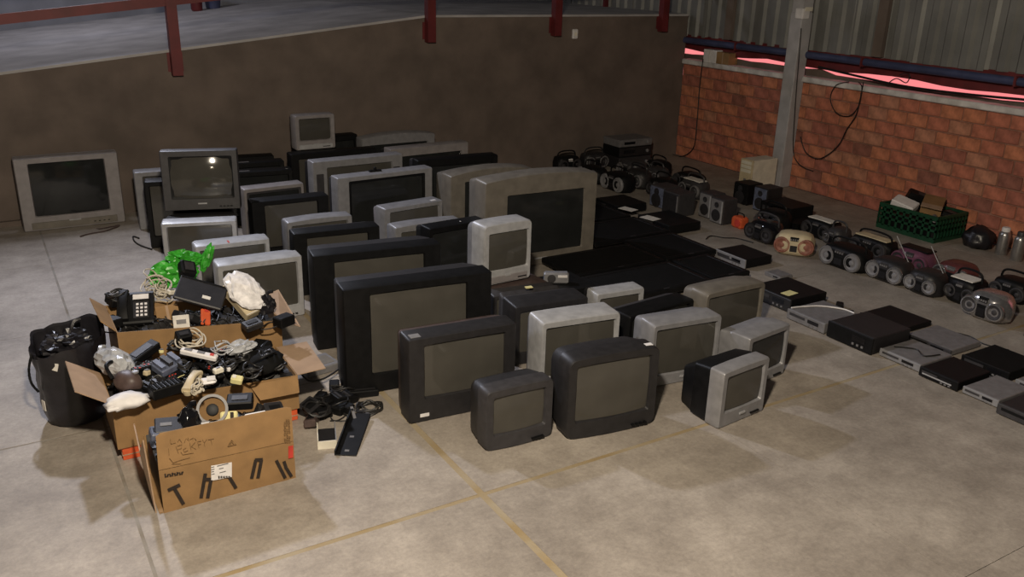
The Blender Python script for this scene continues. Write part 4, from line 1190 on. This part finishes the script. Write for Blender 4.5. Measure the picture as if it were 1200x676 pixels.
slab_item('black_casing', 'long black casing behind the dark brown motor casing', 'casing', (168, 418), .41, rot3(10, -14, 30), .20, .07, .05, 'black', (('panel', (-.3, .3, -.3, .3), .003, 'charcoal'),))
slab_item('connector', 'cream connector near the dark brown motor casing', 'connector', (172, 440), .40, rot3(0, 10, 40), .035, .03, .03, 'cream', (('pins', (-.3, .3, -.3, .3), .004, 'steel'),))
slab_item('connector', 'grey green connector strip below the cream connector', 'connector', (158, 450), .385, rot3(0, 6, 10), .08, .03, .018, 'grey', (('pins', (-.4, .4, -.3, .3), .003, 'steel'),))
slab_item('connector', 'small yellow connector at the back of the middle box', 'connector', (189, 414), .45, rot3(0, 10, 0), .026, .022, .022, 'lemon', (('pins', (-.3, .3, -.3, .3), .004, 'steel'),))
coil('spiral white telephone lead beside the cream handset', (232, 462), .37, .03, 'wire_white', 31, 7, .0045, tilt=.9)
coil('black lead coiled beside the yellow block', (296, 442), .36, .055, 'wire_black', 32, 5, .005, tilt=.5)
coil('black lead coiled by the folded black cloth bag', (325, 432), .34, .05, 'wire_black', 33, 4, .005, tilt=.5)
grp = 'black scrap adapters heaped in the middle box'
cells = [(i, j) for i in range(8) for j in range(3)]
rnd.shuffle(cells)


def cell(k, lift=.004):
    i, j = cells[k]
    u, v = (i + .5 + rnd.uniform(-.12, .12)) / 8, (j + .5 + rnd.uniform(-.12, .12)) / 3
    u = .03 + u * .94
    return Vector((.368 + .954 * u, 4.46 + .39 * v, h2(u, v) + .026 + lift))


a0 = adapter('black power adapter in the heap of the middle cardboard box', 0, 0, .3, .95, group=grp)
a0.location = cell(0)
for i in range(9):
    copy_thing(a0, cell(i + 1), (rnd.uniform(-.25, .25), rnd.uniform(-.25, .25), rnd.uniform(0, 6.28)))
grp = 'black plastic shells heaped in the middle box'
s0 = thing('plastic_shell', 'black plastic shell with slots in the heap of the middle box', 'casing', cell(10), 0, grp, rot3(12, -18, 40))
MB().box(-.055, .055, -.045, .045, 0, .055, ch=.012).build('shell', 'black', s0)
for i in range(4):
    MB().box(-.042 + i * .025, -.030 + i * .025, -.03, .03, .054, .058).build('slot', 'black_matte', s0)
for i in range(13):
    copy_thing(s0, cell(11 + i), (rnd.uniform(-.3, .3), rnd.uniform(-.3, .3), rnd.uniform(0, 6.28)))
grp = 'black remote controls heaped in the middle box'
r0 = thing('remote_control', 'black remote control lying in the heap of the middle cardboard box', 'remote', cell(3, .065), 0, grp, rot3(6, 5, 70))
MB().box(-.075, .075, -.020, .020, 0, .018, ch=.005).build('body', 'black', r0)
for i in range(6):
    for j in (-1, 0, 1):
        MB().box(-.06 + i * .018, -.05 + i * .018, j * .012 - .004, j * .012 + .004, .017, .021).build('button', 'dgrey' if (i + j) % 4 else 'red', r0)
for k in (6, 12, 16, 20, 22):
    copy_thing(r0, cell(k, .065), (rnd.uniform(-.12, .12), rnd.uniform(-.12, .12), rnd.uniform(0, 6.28)))

grp = 'loose black lead coils on the middle box heap'
c0_ = coil('loose black lead coil lying on the heap of the middle box', (180, 430), .40, .05, 'wire_black', 61, 3, .0055, tilt=.5)
c0_['group'] = grp
for p_, z_, a_ in (((205, 408), .43, 1.0), ((168, 432), .40, 2.0), ((250, 424), .40, .4), ((270, 430), .40, 2.6), ((285, 422), .40, 1.6), ((215, 430), .41, 3.0), ((185, 450), .375, .8), ((312, 418), .40, 2.2)):
    copy_thing(c0_, at(p_, z_), (0, 0, a_))

# box with the tape letters
q = at((250, 492), .33); rg = thing('tape_ring', 'large grey plastic ring standing in the lettered box', 'ring', (q.x, q.y, .30), 0, None, rot3(55, 0, -12))
mb = MB(); L = []
for i in range(29):
    a = i / 28 * 2 * PI; c_, s_ = math.cos(a), math.sin(a)
    L.append([(c_ * r_, s_ * r_ + .075, z_) for r_, z_ in ((.062, 0), (.076, 0), (.076, .045), (.062, .045))])
mb.loft(L).build('ring', 'grey', rg, True)
MB().lathe([(.030, .0), (.030, .03), (.024, .032)], 16, Matrix.Translation((0, .075, 0))).build('hub', 'black', rg, True)
slab_item('grey_casing', 'light grey casing beside the large grey ring', 'casing', (238, 503), .30, rot3(58, 0, -10), .075, .075, .03, 'silver', (('panel', (-.3, .3, -.3, .3), .002, 'grey'),))
slab_item('yellow_block', 'pale yellow notched plate at the rim of the lettered box', 'block', (268, 492), .315, rot3(62, 8, -6), .085, .085, .02, 'lemon', (('notch', (.05, .25, .1, .45), .003, 'ink'),))
slab_item('terminal_block', 'white terminal block with green edge in the lettered box', 'connector', (301, 492), .31, rot3(50, 0, -4), .115, .075, .02, 'white', tuple(('slot', (-.34 + i * .19, -.22 + i * .19, -.12, .12), .002, 'ink') for i in range(4)) + (('edge', (-.5, .5, -.5, -.32), .002, 'teal'),))
slab_item('router', 'black router lying at the corner of the lettered box', 'router', (198, 503), .345, rot3(14, 4, -10), .13, .11, .035, 'charcoal', (('light', (-.3, .1, -.1, .1), .002, 'grey'),))
q = at((222, 500), .33); bb = thing('plastic_bag', 'shiny black plastic bundle beside the black router', 'bag', (q.x, q.y, .295))
blob(bb, '', 'sack', 'gloss', .055, .055, .085, 12.2, .35, 2.2, 3); MB().tube(bez([(0, 0, .12), (.02, .01, .15), (.04, 0, .155)], 4), .014, 6).build('twist', 'gloss', bb, True)
slab_item('black_casing', 'black casing behind the white terminal block', 'casing', (282, 475), .33, rot3(10, 0, -20), .13, .09, .05, 'black', (('port', (-.3, .3, -.2, .2), .003, 'dgrey'),))
slab_item('black_casing', 'dark rectangular casing leaning on the lettered box corner', 'casing', (318, 486), .30, rot3(30, 10, 10), .10, .08, .06, 'charcoal', (('port', (-.3, .3, -.2, .2), .003, 'black'),))
o = slab_item('folder', 'green and white booklet in the open corner of the lettered box', 'booklet', (179, 545), .12, rot3(80, 0, 60), .05, .20, .02, 'white', (('cover', (-.48, .48, -.1, .48), .002, 'green'), ('band', (-.48, .48, -.48, -.3), .002, 'lemon')), ch=.002) if False else None
slab_item('dark_module', 'dark blue module beside the black router', 'module', (183, 512), .33, rot3(8, 10, 0), .06, .08, .04, 'blueplastic', (('port', (-.3, .3, -.2, .2), .003, 'black'),))

# tall black sack
sk = thing('rubbish_sack', 'tall black plastic sack standing open beside the cardboard boxes', 'sack', (.235, 5.10, 0))
mb = MB(); L = []
K = 56
for zz, r0_, am in ((0, .13, .0), (.012, .15, .01), (.06, .16, .02), (.12, .166, .03), (.18, .164, .035), (.25, .17, .04), (.32, .168, .05), (.40, .175, .06), (.45, .176, .07), (.50, .185, .08)):
    ring = []
    for i in range(K):
        a = i / K * 2 * PI
        rr = r0_ * (1 + am * 2.6 * noise.noise((math.cos(a) * 2.2, math.sin(a) * 2.2, zz * 6)) + .03 * noise.noise((math.cos(a) * 7, math.sin(a) * 7, zz * 9)))
        top = (.045 * math.sin(a * 1 + .9) + .02 * math.sin(3 * a) + .02 * noise.noise((a * 2, 1, 1))) if zz > .45 else 0
        ring.append((rr * math.cos(a) * 1.04, rr * math.sin(a), zz + top))
    L.append(ring)
inner = [[(x * .93, y * .93, z - .012) for x, y, z in L[-1]], [(x * .88, y * .88, z - .12) for x, y, z in L[-1]], [(x * .8, y * .8, .34) for x, y, z in L[-2]]]
mb.loft(L + inner, True, True).build('sack_wall', 'binbag', sk, True)
MB().tube(bez([(-.178, -.03, .44), (-.205, -.05, .36), (-.205, -.06, .28), (-.178, -.06, .22)], 6), .007, 6).build('strap', 'black', sk, True)
MB().box(-.035, .035, -.002, .002, -.022, .022, Matrix.Translation((-.098, -.158, .40)) @ Matrix.Rotation(-.55, 4, 'Z') @ Matrix.Rotation(.3, 4, 'Y')).build('label', 'paper', sk)
MB().box(-.016, .016, -.002, .002, -.03, .03, Matrix.Translation((-.165, -.055, .13)) @ Matrix.Rotation(-1.2, 4, 'Z')).build('tag', 'paper', sk)
pc_ = thing('plastic_bag', 'crumpled black film bulging from the mouth of the tall sack', 'bag', (.235, 5.10, .40))
blob(pc_, '', 'film', 'binbag', .125, .12, .075, 21.0, .5, 2.6, 4, True, True)
MB().tube(bez([(.02, .02, .10), (.05, .05, .15), (.09, .06, .16)], 4), .014, 6).build('twist', 'binbag', pc_, True)

# floor scrap beside the lettered box
slab_item('bracket', 'flat black metal bracket lying on the bare floor', 'bracket', (414, 510), .006, rot3(0, -4, 57), .42, .12, .014, 'black', (('hole', (-.42, -.38, -.1, .1), .001, 'grey'), ('hole', (-.1, -.06, -.1, .1), .001, 'grey'), ('flange', (-.5, .5, .42, .49), .025, 'black')), ch=.002)
o = thing('drive_frame', 'open silver drive frame on the floor beside the black bracket', 'frame', at((383, 514), 0), math.radians(72))
o.scale = (1.35, 1.35, 1.2)
MB().box(-.08, .08, -.038, -.034, 0, .04).build('rail', 'silver', o); MB().box(-.08, .08, .034, .038, 0, .04).build('rail', 'beige', o)
MB().box(-.082, -.078, -.038, .038, 0, .04).build('end_plate', 'beige', o); MB().box(-.08, .08, -.034, .034, 0, .004).build('base', 'charcoal', o)
coil('black cable wound in a neat ring on the floor', (433, 481), .0, .062, 'wire_black', 41, 5, .006, sx=1.25, tilt=.04)
slab_item('black_casing', 'dark grey broken casing on the floor by the lettered box', 'casing', (363, 482), .004, rot3(12, -10, 30), .12, .10, .06, 'charcoal', (('vent', (-.3, .3, -.3, .3), .003, 'black'),))
slab_item('black_casing', 'dark grey empty shell on the floor below the broken casing', 'casing', (366, 497), .004, rot3(-8, 12, 62), .14, .07, .045, 'brown', (('vent', (-.3, .3, -.3, .3), .003, 'black'),)) 
slab_item('black_casing', 'black slotted casing beside the neat ring of cable', 'casing', (402, 472), .004, rot3(6, 14, 16), .16, .09, .06, 'black', (('slot', (-.4, -.3, -.4, .4), .004, 'dgrey'), ('slot', (0, .1, -.4, .4), .004, 'dgrey')))
slab_item('black_casing', 'long black casing lying against the largest black television', 'casing', (424, 464), .004, rot3(0, 4, -8), .20, .06, .045, 'black', (('slot', (-.4, .4, -.1, .1), .003, 'charcoal'),))
slab_item('metal_bar', 'thin grey metal bar leaning on the flat black bracket', 'bar', (416, 492), .02, rot3(0, -20, 80), .20, .018, .010, 'grey', (('hole', (.3, .4, -.3, .3), .001, 'black'),), ch=.002)
slab_item('grey_casing', 'dusty grey flat casing on the floor behind the scrap', 'casing', (372, 432), .0, rot3(0, 0, 10), .24, .20, .05, 'grey', (('panel', (-.4, .4, -.3, .3), .002, 'bsilver'),))
cable('floor_cable', 'black lead running over the dusty grey flat casing', [at(p, .062) for p in ((352, 437), (362, 446), (378, 444), (392, 436), (402, 428))], .006, 'wire_black')
grp = 'black scrap adapters on the floor beside the lettered box'
fa = adapter('black power adapter on the floor beside the lettered box', *at((385, 476), 0).xy, .5, 1.1, group=grp)
for p_, rz_ in (((396, 484), 2.1), ((376, 470), 4.0), ((392, 456), 1.2), ((406, 482), 5.2), ((380, 488), 3.1)):
    c_ = at(p_, 0); copy_thing(fa, (c_.x, c_.y, 0), (0, 0, rz_))
for i, (p_, lb_) in enumerate((((394, 474), 'black leads tangled round the floor adapters'), ((402, 462), 'black leads curled before the largest black television'), ((372, 486), 'black leads lying beside the drive frame'))):
    coil(lb_, p_, .02, .075, 'wire_black', 50 + i, 4, .005, tilt=.35)

# leads lying by the lone television at the dock wall
cable('floor_cable', 'dark power lead trailing from the lone silver television', [ony((110, 268), 9.12) - Vector((0, 0, 0)), at((118, 268), .008), at((140, 264), .008), at((125, 270), .008), at((104, 274), .008), at((94, 277), .008)], .007, 'brown')
cable('floor_cable', 'short black lead curling beside the black television behind the stacked pair', [at(p, .008) for p in ((178, 292), (166, 288), (158, 283), (156, 277), (163, 279))], .007, 'wire_black')
